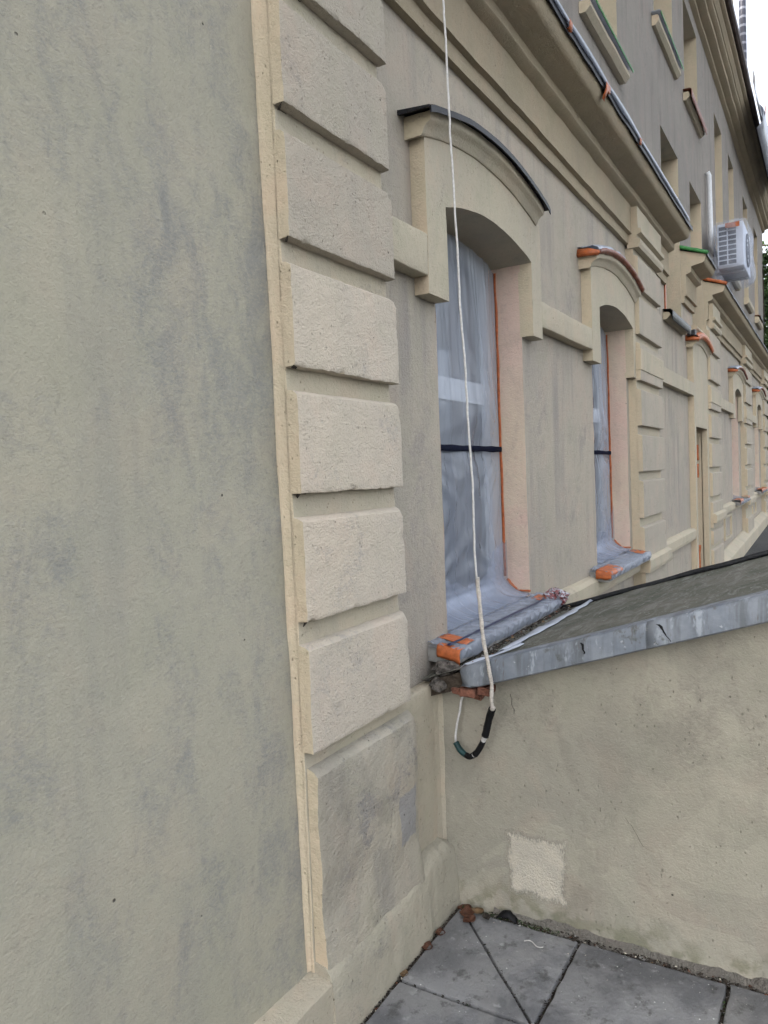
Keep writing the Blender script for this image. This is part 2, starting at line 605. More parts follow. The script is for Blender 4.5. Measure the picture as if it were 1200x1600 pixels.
def lerp(a, b, t):
    return a + (b - a) * t


def ground_z(x):
    return max(0., (x - 3.7) * .024)


# ------------------------------------------------------------------ ground
g = MB()
xs = [-300, -60, -10, -3, 0, 2, 3.7] + [3.7 + 2 * i for i in range(1, 10)] + [40, 80, 300]
ys = [-300, -60, -20, -8, -4, -1.5, .4]
g.grid([[(x, y, min(ground_z(x), .45) - .045) for y in ys] for x in xs])
structure(g.build('ground', 'ground'))

# paving slabs: 45 cm squares laid along the wall
pav = MB()
pav.box(-2.2, 2.40, -1.93, -.10, -.040, -.022)
pave = structure(pav.build('pavement', 'dirt'))
PX = [2.364 - .4450 * i for i in range(11)]
PY = [-.128, -.562, -1.012, -1.46, -1.91]


def slab(poly, z, rnd):
    """polygonal slab with a worn, rounded rim"""
    n = len(poly)
    c = Vector((sum(p[0] for p in poly) / n, sum(p[1] for p in poly) / n))
    rim = []
    for i in range(n):
        a, b = Vector(poly[i]), Vector(poly[(i + 1) % n])
        m = max(2, int((b - a).length / .045))
        for k in range(m):
            p = a.lerp(b, k / m)
            p += Vector((noise.noise(Vector((p.x * 21, p.y * 21, 2.))), noise.noise(Vector((p.x * 21, p.y * 21, 9.))))) * .0035
            rim.append(p)
    mb = MB()
    rings = []
    for ins, zz in ((-.0, -.035), (0, -.006), (.003, -.0015), (.009, 0.)):
        ring = []
        for p in rim:
            d = (c - p).normalized()
            q = p + d * ins
            zt = z + zz + .0015 * noise.noise(Vector((q.x * 6, q.y * 6, rnd)))
            ring.append((q.x, q.y, zt))
        rings.append(ring)
    mb.grid(rings, 0, True)
    mb.face(rings[-1])
    return mb.build('paving_slab', 'slab', pave, smooth=True)


GAP = .0058
for i in range(len(PX) - 1):
    for j in range(len(PY) - 1):
        x1, x0, y1, y0 = PX[i] - GAP, PX[i + 1] + GAP, PY[j] - GAP, PY[j + 1] + GAP
        z = random.uniform(-.004, .004)
        if i == 0 and j == 0:       # the cracked one in the corner, broken along its diagonal
            slab([(x0, y1), (x0, y0 + .006), (x1 - .005, y1)], .001, 1.)
            slab([(x0 + .006, y0), (x1, y0), (x1, y1 - .005)], -.003, 2.)
        else:
            slab([(x0, y0), (x1, y0), (x1, y1), (x0, y1)], z, i * 7 + j)

# ------------------------------------------------------------------ the long building
B = thing('building', 'long cream plastered building with rusticated piers, arched windows and deep cornices', 'building', (6, .4, 0))
WALL_TOP = 6.62
X_END = 18.8
# openings in the wall plane: x0, x1, sill, spring, rise, depth
OPEN = [
    dict(k='w1', x0=2.60, x1=3.53, z0=.93, zs=2.555, rise=.068, d=.15),
    dict(k='w2', x0=4.76, x1=5.67, z0=.93, zs=2.555, rise=.068, d=.15),
    dict(k='w3', x0=12.25, x1=13.15, z0=1.0, zs=2.60, rise=.075, d=.15),
    dict(k='w4', x0=16.0, x1=16.9, z0=1.02, zs=2.60, rise=.075, d=.15),
    dict(k='door', x0=8.50, x1=9.29, z0=.17, zs=1.95, rise=0, d=.34),
    dict(k='stair1', x0=7.22, x1=8.10, z0=2.93, zs=4.60, rise=0, d=.16),
    dict(k='stair2', x0=8.80, x1=9.62, z0=3.05, zs=4.60, rise=0, d=.16),
    dict(k='f1', x0=2.60, x1=3.53, z0=4.40, zs=6.15, rise=0, d=.16),
    dict(k='f2', x0=4.76, x1=5.67, z0=4.40, zs=6.15, rise=0, d=.16),
    dict(k='f3', x0=7.05, x1=7.95, z0=5.42, zs=6.44, rise=0, d=.16),
    dict(k='f4', x0=8.62, x1=9.52, z0=5.42, zs=6.44, rise=0, d=.16),
    dict(k='f5', x0=10.95, x1=11.72, z0=4.4, zs=6.15, rise=0, d=.16),
    dict(k='f6', x0=12.46, x1=13.15, z0=4.4, zs=6.15, rise=0, d=.16),
    dict(k='f7', x0=14.55, x1=15.35, z0=4.4, zs=6.15, rise=0, d=.16),
    dict(k='f8', x0=16.6, x1=17.4, z0=4.4, zs=6.15, rise=0, d=.16),
]
OK = {o['k']: o for o in OPEN}


def arch_z(o, x):
    if not o['rise']:
        return o['zs']
    w = (o['x1'] - o['x0']) / 2
    u = (x - (o['x0'] + o['x1']) / 2) / w
    R = (w * w + o['rise'] ** 2) / (2 * o['rise'])
    return o['zs'] + math.sqrt(max(0, R * R - (u * w) ** 2)) - (R - o['rise'])


def wall_part(x_lo, x_hi, z_lo, z_hi, mat, y=0.):
    cuts = {x_lo, x_hi}
    for o in OPEN:
        n = 14 if o['rise'] else 1
        for i in range(n + 1):
            x = lerp(o['x0'], o['x1'], i / n)
            if x_lo < x < x_hi:
                cuts.add(round(x, 5))
    cuts = sorted(cuts)
    w = MB()
    for a, b in zip(cuts, cuts[1:]):
        m = (a + b) / 2
        spans = sorted([o for o in OPEN if o['x0'] < m < o['x1'] and o['z0'] < z_hi and o['zs'] > z_lo], key=lambda o: o['z0'])
        za = zb = z_lo
        for o in spans:
            if o['z0'] > za:
                w.face([(a, y, za), (b, y, zb), (b, y, o['z0']), (a, y, o['z0'])])
            za, zb = arch_z(o, a), arch_z(o, b)
        if za < z_hi:
            w.face([(a, y, za), (b, y, zb), (b, y, z_hi), (a, y, z_hi)])
    return w.build('wall', mat, B)


wall_part(1.585, X_END, -.4, 3.5, 'wall')
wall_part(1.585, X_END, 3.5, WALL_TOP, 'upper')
# the smooth wall beside the camera, slightly uneven
lw = MB()
gx = [-6, -3, -1.5, -.5] + [-.5 + .02 * i for i in range(1, 106)]
gx = [x for x in gx if x < 1.60] + [1.61]
gz = [.12 + .025 * i for i in range(0, 142)] + [4, 5, WALL_TOP]


def uneven(x, z):
    return -max(0, .043 - .0125 * z) + .0045 * nz((x, 0, z), 1.7) + .0018 * nz((x, 5, z), 6.) + .0007 * nz((x, 9, z), 19.)


lw.grid([[(x, uneven(x, z), z) for z in gz] for x in gx])
lw.build('wall', 'left', B, smooth='all')
# far end wall and a plain rear so that the block is closed
em = MB()
em.face([(X_END, 0, -.4), (X_END, 7, -.4), (X_END, 7, WALL_TOP), (X_END, 0, WALL_TOP)])
em.face([(-6, 0, -.4), (-6, 0, WALL_TOP), (-6, 7, WALL_TOP), (-6, 7, -.4)])
em.face([(-6, 7, -.4), (X_END, 7, -.4), (X_END, 7, WALL_TOP), (-6, 7, WALL_TOP)])
em.build('wall', 'upper', B, fix=False)

# reveals, frames and panes of every opening
for o in OPEN:
    x0, x1, z0, d = o['x0'], o['x1'], o['z0'], o['d']
    far = o['x0'] > 6 or o['z0'] > 3
    rv = MB()
    n = 14 if o['rise'] else 1
    top = [(lerp(x0, x1, i / n), arch_z(o, lerp(x0, x1, i / n))) for i in range(n + 1)]
    ny = 3
    amp = 0 if far else .003
    Y = [lerp(-.0005, d + .08, i / ny) for i in range(ny + 1)]
    rows = lambda q: [[jit((q(t)[0], y, q(t)[1]), amp if 0 < t < 1 else 0, 9) for y in Y] for t in [k / 16 for k in range(17)]]
    rv.grid(rows(lambda t: (x1, lerp(z0, o['zs'], t))))
    rv.grid(rows(lambda t: (x0, lerp(z0, o['zs'], t))))
    rv.grid([[(x, y, z) for y in Y] for x, z in top], 1)
    rv.build('window_reveal' if o['k'] != 'door' else 'door_reveal', ['peach' if not far or o['k'] in ('w3', 'w4') else 'cream', 'trim'], B)
    yb = d + .03
    win = MB()
    if o['k'] == 'door':
        win.box(x0, x1, yb, yb + .04, z0, o['zs'])
        dr = win.build('door', 'door', B)
        for pz0, pz1 in ((z0 + .12, z0 + .75), (z0 + .88, o['zs'] - .12)):
            p = MB()
            p.rbox(x0 + .12, x1 - .12, yb - .012, yb + .01, pz0, pz1, .006, .3, 0)
            p.build('door_panel', 'door', dr)
        h = MB()
        h.tube([(x0 + .08, yb - .05, z0 + .85), (x0 + .2, yb - .05, z0 + .85)], .012)
        h.tube([(x0 + .09, yb - .05, z0 + .85), (x0 + .09, yb + .01, z0 + .85)], .010)
        h.build('handle', 'black', dr)
        continue
    # frame ring following the head of the opening
    def ring(ins, y):
        pts = [(x0 + ins, y, z0 + ins), (x1 - ins, y, z0 + ins)]
        for i in range(n, -1, -1):
            x = lerp(x0 + ins, x1 - ins, i / n)
            pts.append((x, y, arch_z(o, lerp(x0, x1, i / n)) - ins))
        return pts
    win.grid([ring(0, yb), ring(.06, yb), ring(.06, yb + .05)], 0, True)
    zm = lerp(z0, o['zs'], .62)
    xm = (x0 + x1) / 2
    lights = [(x0 + .06, x1 - .06)]
    if z0 > 2:
        win.box(xm - .03, xm + .03, yb + .002, yb + .045, z0 + .06, o['zs'] - .03)
        lights = [(x0 + .06, xm - .03), (xm + .03, x1 - .06)]
    for a, b in lights:
        win.box(a, b, yb + .002, yb + .045, zm - .05, zm + .05)
    wo_ = win.build('window', 'frame', B)
    for a, b in lights:
        for c, e in ((z0 + .06, zm - .05), (zm + .05, o['zs'] + (o['rise'] * .6) - .06)):
            p = MB()
            p.box(a, b, yb + .020, yb + .028, c, e)
            p.build('pane', 'glass', wo_)

# ------------------------------------------------------------------ rusticated piers
JOINT = [.81, 1.17, 1.515, 1.855, 2.19, 2.53, 2.865, 3.16]
YF, YC = -.092, -.057


def quoin(x0, x1, z0, z1, parent, hero, mat='block', top_slope=.014):
    """block with undercut lower edge, sloped upper arris and worn corners"""
    zn = max(2, int((z1 - z0) / (.012 if hero else .12)))
    prof = [(0, z0), (.35, z0), (.75, z0), (.965, z0 + .0006), (1, z0 + .004)]
    za, zb = z0 + .012, z1 - top_slope - .008
    prof += [(1, lerp(za, zb, i / zn)) for i in range(zn + 1)]
    prof += [(.985, z1 - top_slope), (.6, z1 - top_slope * .35), (0, z1)]
    nn = max(2, int((x1 - x0) / (.012 if hero else .15)))
    cols = [(x0, 0), (x0 + .0005, .35), (x0 + .001, .7), (x0 + .0015, .95), (x0 + .007, 1)]
    cols += [(lerp(x0 + .025, x1 - .035, i / nn), 1) for i in range(nn + 1)]
    cols += [(x1 - .010, .99), (x1 - .003, .88), (x1, .4), (x1 + .001, 0)]
    mb = MB()
    rows = []
    rc = random.Random(int(z0 * 1000))
    chipsl = []
    if hero:
        for _ in range(2):
            chipsl.append((rc.uniform(x0, x1), z0, rc.uniform(.006, .012)))
        chipsl.append((x1, rc.uniform(z0, z1), rc.uniform(.008, .018)))
        chipsl.append((x1, z1 - .012, .020))
    for x, s in cols:
        r = []
        for t, z in prof:
            y = YC + (YF - YC) * t * s
            if mat == 'basepier':
                y -= .024 * max(0, (.34 - z) / .34) * t * s
            for cx0, cz0, cr in chipsl:
                dd = math.hypot(x - cx0, z - cz0) * (1 + .35 * noise.noise(Vector((x * 60, z * 60, cr * 90))))
                if dd < cr:
                    y = lerp(y, YC, .40 * (1 - dd / cr))
            p = (x, y, z)
            if hero:
                a = (.0030 if mat != 'basepier' else .0085) * nz(p, 7, 2.) + .0016 * nz(p, 26, 5.) + .0012 * nz(p, 75, 8.)
                k = t * s
                edge = 1 + .8 * (1 if (abs(z - z0) < .008 or x - x0 < .008) else 0)
                p = (x + (.0013 * nz(p, 13, 7.) + .0014 * nz(p, 48, 7.)) * edge * min(1, k * 3), y - a * k, z + (.0016 * nz(p, 12, 11.) + .0015 * nz(p, 48, 11.)) * edge * min(1, k * 3 + .3))
            r.append(p)
        rows.append(r)
    mb.grid(rows)
    return mb.build('quoin_block', [mat, 'cream'], parent, smooth=True, left=1, weld=0)


def pier(x0, x1, hero=False, base=0., top=3.155):
    c = MB()
    if hero:
        c.rbox(x0 + .004, x1 - .004, YC, .02, base - .1, top, .006, .04, .003)
    else:
        c.box(x0 + .004, x1 - .004, YC, .02, base - .1, top)
    p = c.build('pier', ['trim', 'cream'], B, left=1, smooth=hero)
    for i in range(len(JOINT) - 1):
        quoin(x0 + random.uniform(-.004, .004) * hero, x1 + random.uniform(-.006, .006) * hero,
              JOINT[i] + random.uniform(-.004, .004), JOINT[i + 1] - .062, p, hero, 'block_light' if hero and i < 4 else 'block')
    if hero:
        quoin(x0 + .012, x1 + .025, -.06, .765, p, True, 'basepier', .02)
    else:
        for a, b in ((base + .10, base + .40), (base + .46, JOINT[0] - .035)):
            if b - a > .12:
                quoin(x0, x1, a, b, p, False)
    return p


PA = pier(1.588, 2.14, True)
PB = pier(5.74, 6.58, base=ground_z(6))
PC_ = pier(9.43, 10.34, base=ground_z(10))
PD = pier(13.5, 14.55, base=ground_z(14))
PE = pier(17.3, 18.4, base=ground_z(18))

# soft bead of paint filling the inner corner beside the near pier
bd = MB()
rows = []
for i in range(150):
    z = .2 + 3.2 * i / 149
    r = .006 + .003 * nz((0, 0, z), 4.)
    yw = uneven(1.58, z)
    rows.append([(1.588 - r - .005 + .003 * nz((4, 0, z), 9), yw - .001, z), (1.588 - r * .55, yw - .003, z),
                 (1.588 - r * .18, yw - r * .9, z), (1.590, min(-.05, yw - .008), z)])
bd.grid(rows)
bd.build('corner_bead', 'cream', B, smooth='all')

# ------------------------------------------------------------------ plinths
def plinth(x0, x1, top, yf, base, mat, step=.05, amp=.004):
    m = MB()
    z = lambda v: v
    m.sweep([(.01, base - .2), (yf - .004, base - .2), (yf - .002, base + .4 * (top - base)), (yf, top - .012), (yf + .01, top - .002),
             (-.022, top + .014), (.01, top + .02)], x0, x1, step, amp, 7.)
    return m.build('plinth', mat, B, smooth=True)


plinth(-6, 1.598, .187, -.112, 0, 'trim', .06)
m = MB()          # smooth band at the foot of the near pier
rows = []
for i in range(31):
    x = lerp(1.598, 2.16, i / 30)
    top = .205 + .01 * noise.noise(Vector((x * 5, 8, 2)))
    rows.append([jit(jit((x, y, z), .006, 6.), .003, 30.) for y, z in [(-.121, -.2), (-.121, 0.), (-.119, .07), (-.116, .13), (-.112, top - .03), (-.106, top - .01), (-.09, top + .012), (.02, top + .03)]])
m.grid(rows)
m.face(rows[0][::-1])
m.face(rows[-1])
m.build('plinth', 'basefoot', B, smooth=True)
m = MB()          # below the near pier the plinth swells forward and stands higher towards the corner
rows = []
for i in range(41):
    x = lerp(2.13, 2.392, i / 40)
    top = .238 + .012 * noise.noise(Vector((x * 9, 2, 2))) - .02 * max(0, (x - 2.35) / .04)
    yf = -.108
    prof = [(yf - .006, -.2), (yf - .006, 0.), (yf - .003, .05), (yf - .002, .10), (yf, .15), (yf, top - .045), (yf + .006, top - .022), (yf + .02, top - .006), (yf + .035, top), (-.04, top + .008), (.02, top + .012)]
    rows.append([jit(jit((x, y, z), .007, 6.), .004, 27.) for y, z in prof])
m.grid(rows)
m.face(rows[0][::-1])
m.face(rows[-1])
m.build('plinth', 'basefoot', B, smooth=True)
m = MB()          # strip of wall between pier and lean-to, with its paint bead
m.rbox(2.12, 2.395, -.054, .01, .2, .80, .012, .03, .006, 9.)
m.build('corner_strip', 'trim', B, smooth=True)
m = MB()
rows = []
for i in range(40):
    z = .22 + .56 * i / 39
    w = .009 + .004 * nz((1, 1, z), 14)
    rows.append([(2.362 - w * .6, -.0535, z), (2.370, -.0575, z), (2.384, -.0580, z), (2.3895, -.0600, z), (2.3885, -.066 - w * .5, z), (2.394, -.069 - w * .6, z)])
m.grid(rows)
m.build('corner_bead', 'trim', B, smooth='all')
m = MB()          # along the far bays the plinth climbs with the ground
for a, b in ((3.62, 8.40), (9.36, X_END)):
    n = max(2, int((b - a) / .5))
    rows = []
    for i in range(n + 1):
        x = lerp(a, b, i / n)
        gz_ = ground_z(x)
        rows.append([(x, .01, gz_ - .3), (x, -.14, gz_ - .3), (x, -.13, gz_ + .10), (x, -.125, gz_ + .13), (x, -.02, gz_ + .21), (x, .01, gz_ + .21)])
    m.grid(rows)
    m.face(rows[0][::-1])
    m.face(rows[-1])
m.build('plinth', 'trim', B)

# ------------------------------------------------------------------ sill band
SB = [(.01, .775), (-.05, .775), (-.056, .80), (-.056, .865), (-.03, .885), (.01, .895)]
for a, b in ((3.60, 5.735), (6.585, 8.40), (9.37, 9.43), (10.345, 13.495), (14.555, 17.295)):
    m = MB()
    m.sweep([(y, z + (.10 if a > 9 else 0)) for y, z in SB], a, b, .12, .003)
    m.build('sill_band', ['trim', 'cream'], B, left=1)
for a, b, dz in ((5.73, 6.59, 0), (9.42, 10.35, .10), (13.49, 14.56, .10), (17.29, 18.41, .10)):
    m = MB()
    m.sweep([(y - .075 if y < 0 else y, z + dz - .012) for y, z in SB], a, b, .12, .003)
    m.build('sill_band', ['trim', 'cream'], B, left=1)

# recessed panels framed under the far windows
for x0, x1 in ((11.1, 11.9), (15.2, 15.9)):
    m = MB()
    zb = ground_z(x0) + .32
    for a, b, c, e in ((x0, x1, zb, zb + .03), (x0, x1, .80, .83), (x0, x0 + .06, zb + .03, .80), (x1 - .06, x1, zb + .03, .80)):
        m.box(a, b, -.025, .01, c, e)
    m.build('panel_frame', ['trim', 'cream'], B, left=1)

# ------------------------------------------------------------------ window surrounds with ears, hood moulds, impost bands
EAR = 2.205


def surround(o, lx, rx, hood, zb, bottom=None, hero=True):
    """raised panel round the arched head; bottom = where its ears end"""
    st = .03 if hero else .12
    amp = .0028 if hero else 0
    bt = EAR if bottom is None else bottom
    yf, yb = -.06, .008
    mb = MB()
    def strip(xa, xb, low, cap_l, cap_r):
        n = max(2, int((xb - xa) / st))
        nr = 9
        front, bot = [], []
        for i in range(n + 1):
            x = lerp(xa, xb, i / n)
            a, b = low(x), hood(x)
            front.append([jit((x, yf, lerp(a, b, k / nr)), amp, 8) for k in range(nr + 1)])
            bot.append([jit((x, lerp(yb, yf, k / 2), a), amp, 8) for k in range(3)])
        mb.grid(front)
        mb.grid(bot)
        for c, xx in ((cap_l, xa), (cap_r, xb)):
            if c:
                a, b = low(xx), hood(xx)
                mb.grid([[jit((xx, lerp(yb, yf, k / 2), lerp(a, b, q / nr)), amp, 8) for k in range(3)] for q in range(nr + 1)])
    strip(lx, o['x0'], lambda x: bt, True, False)
    strip(o['x0'], o['x1'], lambda x: arch_z(o, x) if o['k'] != 'door' else o['zs'], False, False)
    strip(o['x1'], rx, lambda x: bt, False, True)
    # cheeks beside the opening below the springing
    for xx in (o['x0'], o['x1']):
        zt = o['zs']
        mb.grid([[jit((xx, lerp(yb, yf, k / 2), lerp(bt, zt, q / 6)), amp, 8) for k in range(3)] for q in range(7)])
    return mb.build('window_surround', ['trim', 'cream'], B, left=1, smooth=hero)


def hood_arc(xa, xb, ze, zc):
    w = (xb - xa) / 2
    h = zc - ze
    R = (w * w + h * h) / (2 * h)
    xm = (xa + xb) / 2
    return lambda x: zc - R + math.sqrt(max(0, R * R - (x - xm) ** 2))


def hood(parent, xa, xb, ze, zc, hero=True, flash='black', fl=True):
    """moulding swept over the arch with a metal drip on top"""
    f = hood_arc(xa, xb, ze, zc)
    n = 40 if hero else 14
    prof = [(.005, 0), (-.066, .0), (-.072, .006), (-.078, .022), (-.092, .036), (-.104, .042), (-.108, .050), (-.108, .074), (.005, .080)]
    rows, fl_rows = [], []
    for i in range(n + 1):
        x = lerp(xa, xb, i / n)
        z = f(x)
        rows.append([jit((x, y, z + h), .003 if hero else 0, 8) for y, h in prof])
        wob = .004 * noise.noise(Vector((x * 5, ze, 3))) if hero else 0
        fl_rows.append([(x, y, z + h + wob) for y, h in ((.0, .102), (-.125, .088), (-.134, .082), (-.134, .060), (-.129, .060), (-.126, .080), (0, .084))])
    m = MB()
    m.grid(rows)
    m.face(rows[0][::-1])
    m.face(rows[-1])
    hm = m.build('hood_mould', ['trim', 'cream'], parent, left=1, smooth=hero)
    if fl:
        m = MB()
        xl = [(p[0] - .045,) + p[1:] for p in fl_rows[0]]
        xl = [(p[0], p[1], p[2] - .016) for p in xl]
        xr = [(p[0] + .025, p[1], p[2] - .014) for p in fl_rows[-1]]
        allr = [xl] + fl_rows + [xr]
        m.grid(allr)
        m.face(allr[0][::-1])
        m.face(allr[-1])
        m.build('drip_flashing', flash, parent)
    return f


f1 = hood_arc(2.40, 3.66, 2.745, 2.83)
s1 = surround(OK['w1'], 2.44, 3.665, lambda x: f1(min(max(x, 2.44), 3.62)) + .01, 0)
hood(s1, 2.405, 3.60, 2.748, 2.832)
f2 = hood_arc(4.52, 5.80, 2.745, 2.83)
s2 = surround(OK['w2'], 4.575, 5.738, lambda x: f2(x) + .01, 0)
hood(s2, 4.535, 5.735, 2.748, 2.835, True, 'black', False)
fd = hood_arc(8.30, 9.43, 2.76, 2.84)
sdr = surround(OK['door'], 8.40, 9.425, lambda x: fd(x) + .01, 0, bottom=.18, hero=False)
hood(sdr, 8.35, 9.425, 2.765, 2.84, False, 'black', False)
for k, (lx, rx) in (('w3', (12.0, 13.4)), ('w4', (15.75, 17.2))):
    fk = hood_arc(lx - .05, rx + .05, 2.80, 2.89)
    sk = surround(OK[k], lx, rx, lambda x: fk(x) + .01, 0, hero=False)
    hood(sk, lx - .04, rx + .02, 2.803, 2.89, False, 'black', False)

# thin end of a slipped tie left of the hood and the impost bands
for a, b, hero in ((2.142, 2.44, True), (3.665, 4.575, True), (6.59, 8.40, False), (10.345, 12.0, False), (13.4, 13.495, False), (14.555, 15.75, False)):
    m = MB()
    if hero:
        m.rbox(a, b, -.0605, .01, 2.268, 2.415 if b < 3 else 2.395, .006, .035, .003, 8.)
    else:
        m.box(a, b, -.0605, .01, 2.268, 2.40)
    m.build('impost_band', ['trim', 'cream'], B, smooth=hero)
# the band carried across the piers
for a, b in ((5.735, 6.59), (9.425, 10.345), (13.495, 14.555), (17.29, 18.41)):
    m = MB()
    m.rbox(a, b, -.099, .0, 2.262, 2.42, .006, .2, .002, 8.)
    m.build('impost_band', ['trim', 'cream'], B, left=1)

# ------------------------------------------------------------------ entablature: string course, frieze, cornice
ENT = [(.005, 3.176), (-.030, 3.178), (-.031, 3.244), (-.056, 3.250), (-.050, 3.268), (-.050, 3.452), (-.094, 3.470), (-.100, 3.477),
       (-.100, 3.522), (-.112, 3.528), (-.205, 3.546), (-.213, 3.551), (-.222, 3.560), (-.240, 3.612), (-.238, 3.622), (.005, 3.70)]
for a, b in ((1.4, 7.20), (8.115, 8.785), (9.635, X_END - .02)):
    m = MB()
    m.sweep(ENT, a, b, .06 if a < 7 else .2, .0045, 6.)
    co = m.build('cornice', ['cornice', 'cream'], B, left=1, smooth=True)
    m = MB()
    m.sweep([(.0, 3.742), (-.246, 3.648), (-.254, 3.642), (-.254, 3.606), (-.247, 3.606), (-.244, 3.632), (.0, 3.715)], a - .006, b + .012, .1, .005, 5.)
    m.build('drip_flashing', 'black', co)
# the lower mouldings break forward over each pier
for a, b in ((1.575, 2.155), (5.73, 6.60), (9.70, 10.36), (13.48, 14.57), (17.28, 18.42)):
    m = MB()
    m.sweep([(-.02, 3.15), (-.102, 3.15), (-.112, 3.176), (-.112, 3.205), (-.088, 3.214), (-.088, 3.240), (-.120, 3.250), (-.120, 3.28), (-.096, 3.285),
             (-.096, 3.44), (-.02, 3.445)], a, b, .15, .003)
    m.build('pier_capital', ['trim', 'cream'], B, left=1)

# eaves
EA = [(.005, 6.585), (-.045, 6.60), (-.05, 6.605), (-.05, 6.648), (-.062, 6.652), (-.125, 6.668), (-.13, 6.674), (-.13, 6.725), (-.142, 6.729), (-.176, 6.752),
      (-.18, 6.757), (-.18, 6.80), (-.19, 6.803), (-.217, 6.848), (-.221, 6.853), (-.221, 6.885), (-.23, 6.888), (-.262, 6.90), (-.266, 6.905), (-.266, 6.955), (.005, 6.98)]
m = MB()
m.sweep(EA, -6, X_END + .05, .3, .006, 3.)
m.build('eaves_cornice', ['cornice', 'cream'], B, smooth=True)
m = MB()
m.sweep([(-.20, 6.985), (-.30, 6.958), (-.325, 6.975), (-.33, 7.03), (-.30, 7.05), (-.20, 7.06)], -6, X_END + .2, .5, .006, 3.)
m.build('gutter', 'roof_tile', B)
m = MB()
m.grid([[(x, y, z) for y, z in ((-.29, 7.055), (3.5, 9.2), (7.3, 7.055))] for x in (-6.2, X_END + .2)])
rf = m.build('roof', 'roof_tile', B)
m = MB()
m.rbox(11.3, 12.62, -.10, .9, 6.95, 9.2, .01, .5, .004)
m.build('dormer', 'cream', B)

# upper window sills
for nm, x0, x1, z0, z1, yf in (('f1', 2.45, 3.68, 4.32, 4.395, -.07), ('f2', 4.70, 5.72, 4.32, 4.395, -.07), ('f3', 6.95, 8.03, 5.33, 5.415, -.06), ('f4', 8.52, 9.60, 5.33, 5.415, -.06),
                               ('f5', 10.85, 11.8, 4.27, 4.39, -.08), ('f6', 12.36, 13.25, 4.27, 4.39, -.08), ('f7', 14.45, 15.45, 4.27, 4.39, -.08), ('f8', 16.5, 17.5, 4.27, 4.39, -.08),
                               ('stair1', 7.14, 8.13, 2.86, 2.925, -.06), ('stair2', 8.72, 9.65, 2.98, 3.045, -.06)):
    m = MB()
    m.sweep([(.18, z0), (yf + .03, z0), (yf, z0 + .03), (yf, z1 - .02), (yf + .01, z1 - .005), (.0, z1), (.18, z1)], x0, x1, .2, .004, 9.)
    m.build('window_sill', ['trim', 'cream'], B, left=1)
# ground floor sills
for x0, x1, z, hero in ((2.435, 3.615, .925, True), (4.575, 5.735, .925, True), (12.05, 13.4, .995, False), (15.8, 17.15, 1.015, False)):
    m = MB()
    m.sweep([(.18, z - .05), (-.115, z - .068), (-.126, z - .060), (-.126, z - .026), (-.115, z - .016), (.18, z + .012)], x0, x1, .05 if hero else .3, .003, 10.)
    m.build('window_sill', 'stone', B)

# ------------------------------------------------------------------ lean-to against the facade
L = thing('lean_to', 'low grey plastered lean-to with felt roof and zinc edge beside the near pier', 'lean-to', (3.0, -1.2, 0))
RZ = lambda y: .815 - .316 * y
m = MB()
YE = -2.6
rows = []
for i in range(81):
    y = lerp(-.045, YE, i / 80)
    r = []
    for k in range(31):
        z = lerp(-.1, RZ(y) - .075, k / 30)
        d = .006 * nz((0, y, z), 2.2, 3) + .0025 * nz((0, y, z), 8, 5)
        bell = .010 * max(0, 1 - z / .1)
        r.append((2.392 + d - bell, y, z))
    rows.append(r)
m.grid(rows)
lwall = m.build('wall', 'shed', L, smooth='all')
m = MB()
m.face([(2.40, YE, -.1), (3.58, YE, -.1), (3.58, YE, RZ(YE) - .075), (2.40, YE, RZ(YE) - .075)])
m.face([(3.58, YE, -.1), (3.58, -.02, -.1), (3.58, -.02, RZ(0) - .075), (3.58, YE, RZ(YE) - .075)])
m.build('wall', 'shed', L, fix=False)
# crumbled foot of the render
m = MB()
rows = []
for i in range(260):
    y = lerp(-.25, -2.4, i / 259)
    h = .014 + .034 * max(0, noise.noise(Vector((y * 5, 1, 1))) + .3) + .008 * noise.noise(Vector((y * 23, 1, 1)))
    t = .010 + .008 * noise.noise(Vector((y * 7, 4, 1)))
    rows.append([jit((2.40, y, h + .008), .006, 23), jit((2.392 - t * .6, y, h), .006, 23), jit((2.386 - t, y, h * .5), .008, 27), jit((2.378 - t * .8, y, -.02), .006, 23)])
m.grid(rows)
m.build('render_foot', 'rough_foot', lwall, smooth='all')
# fresh patch with ragged brushed rim
m = MB()
py, pz = -.412, .196
rim = []
for k in range(120):
    a = 2 * pi * k / 120
    cx_, sz = cos(a), sin(a)
    q = max(abs(cx_), abs(sz)) ** .88
    rr = 1 + .09 * noise.noise(Vector((cx_ * 3, sz * 3, 2))) + .06 * noise.noise(Vector((cx_ * 11, sz * 11, 5))) + .05 * noise.noise(Vector((cx_ * 37, sz * 37, 5)))
    rim.append((py + .130 * cx_ / q, pz + .134 * sz / q))
def shed_x(y, z):
    return 2.392 + .006 * nz((0, y, z), 2.2, 3) + .0025 * nz((0, y, z), 8, 5) - .010 * max(0, 1 - z / .1)
rings = []
for f_, dx in ((1, -.0008), (.985, -.0010), (.93, -.0012), (.7, -.0014), (.4, -.0014), (.15, -.0014)):
    rings.append([(shed_x(lerp(py, y, f_), lerp(pz, z, f_)) + dx, lerp(py, y, f_), lerp(pz, z, f_)) for y, z in rim])
m.grid(rings, 0, True)
m.face(rings[-1])
m.build('repair_patch', 'brushed', lwall, smooth='all')
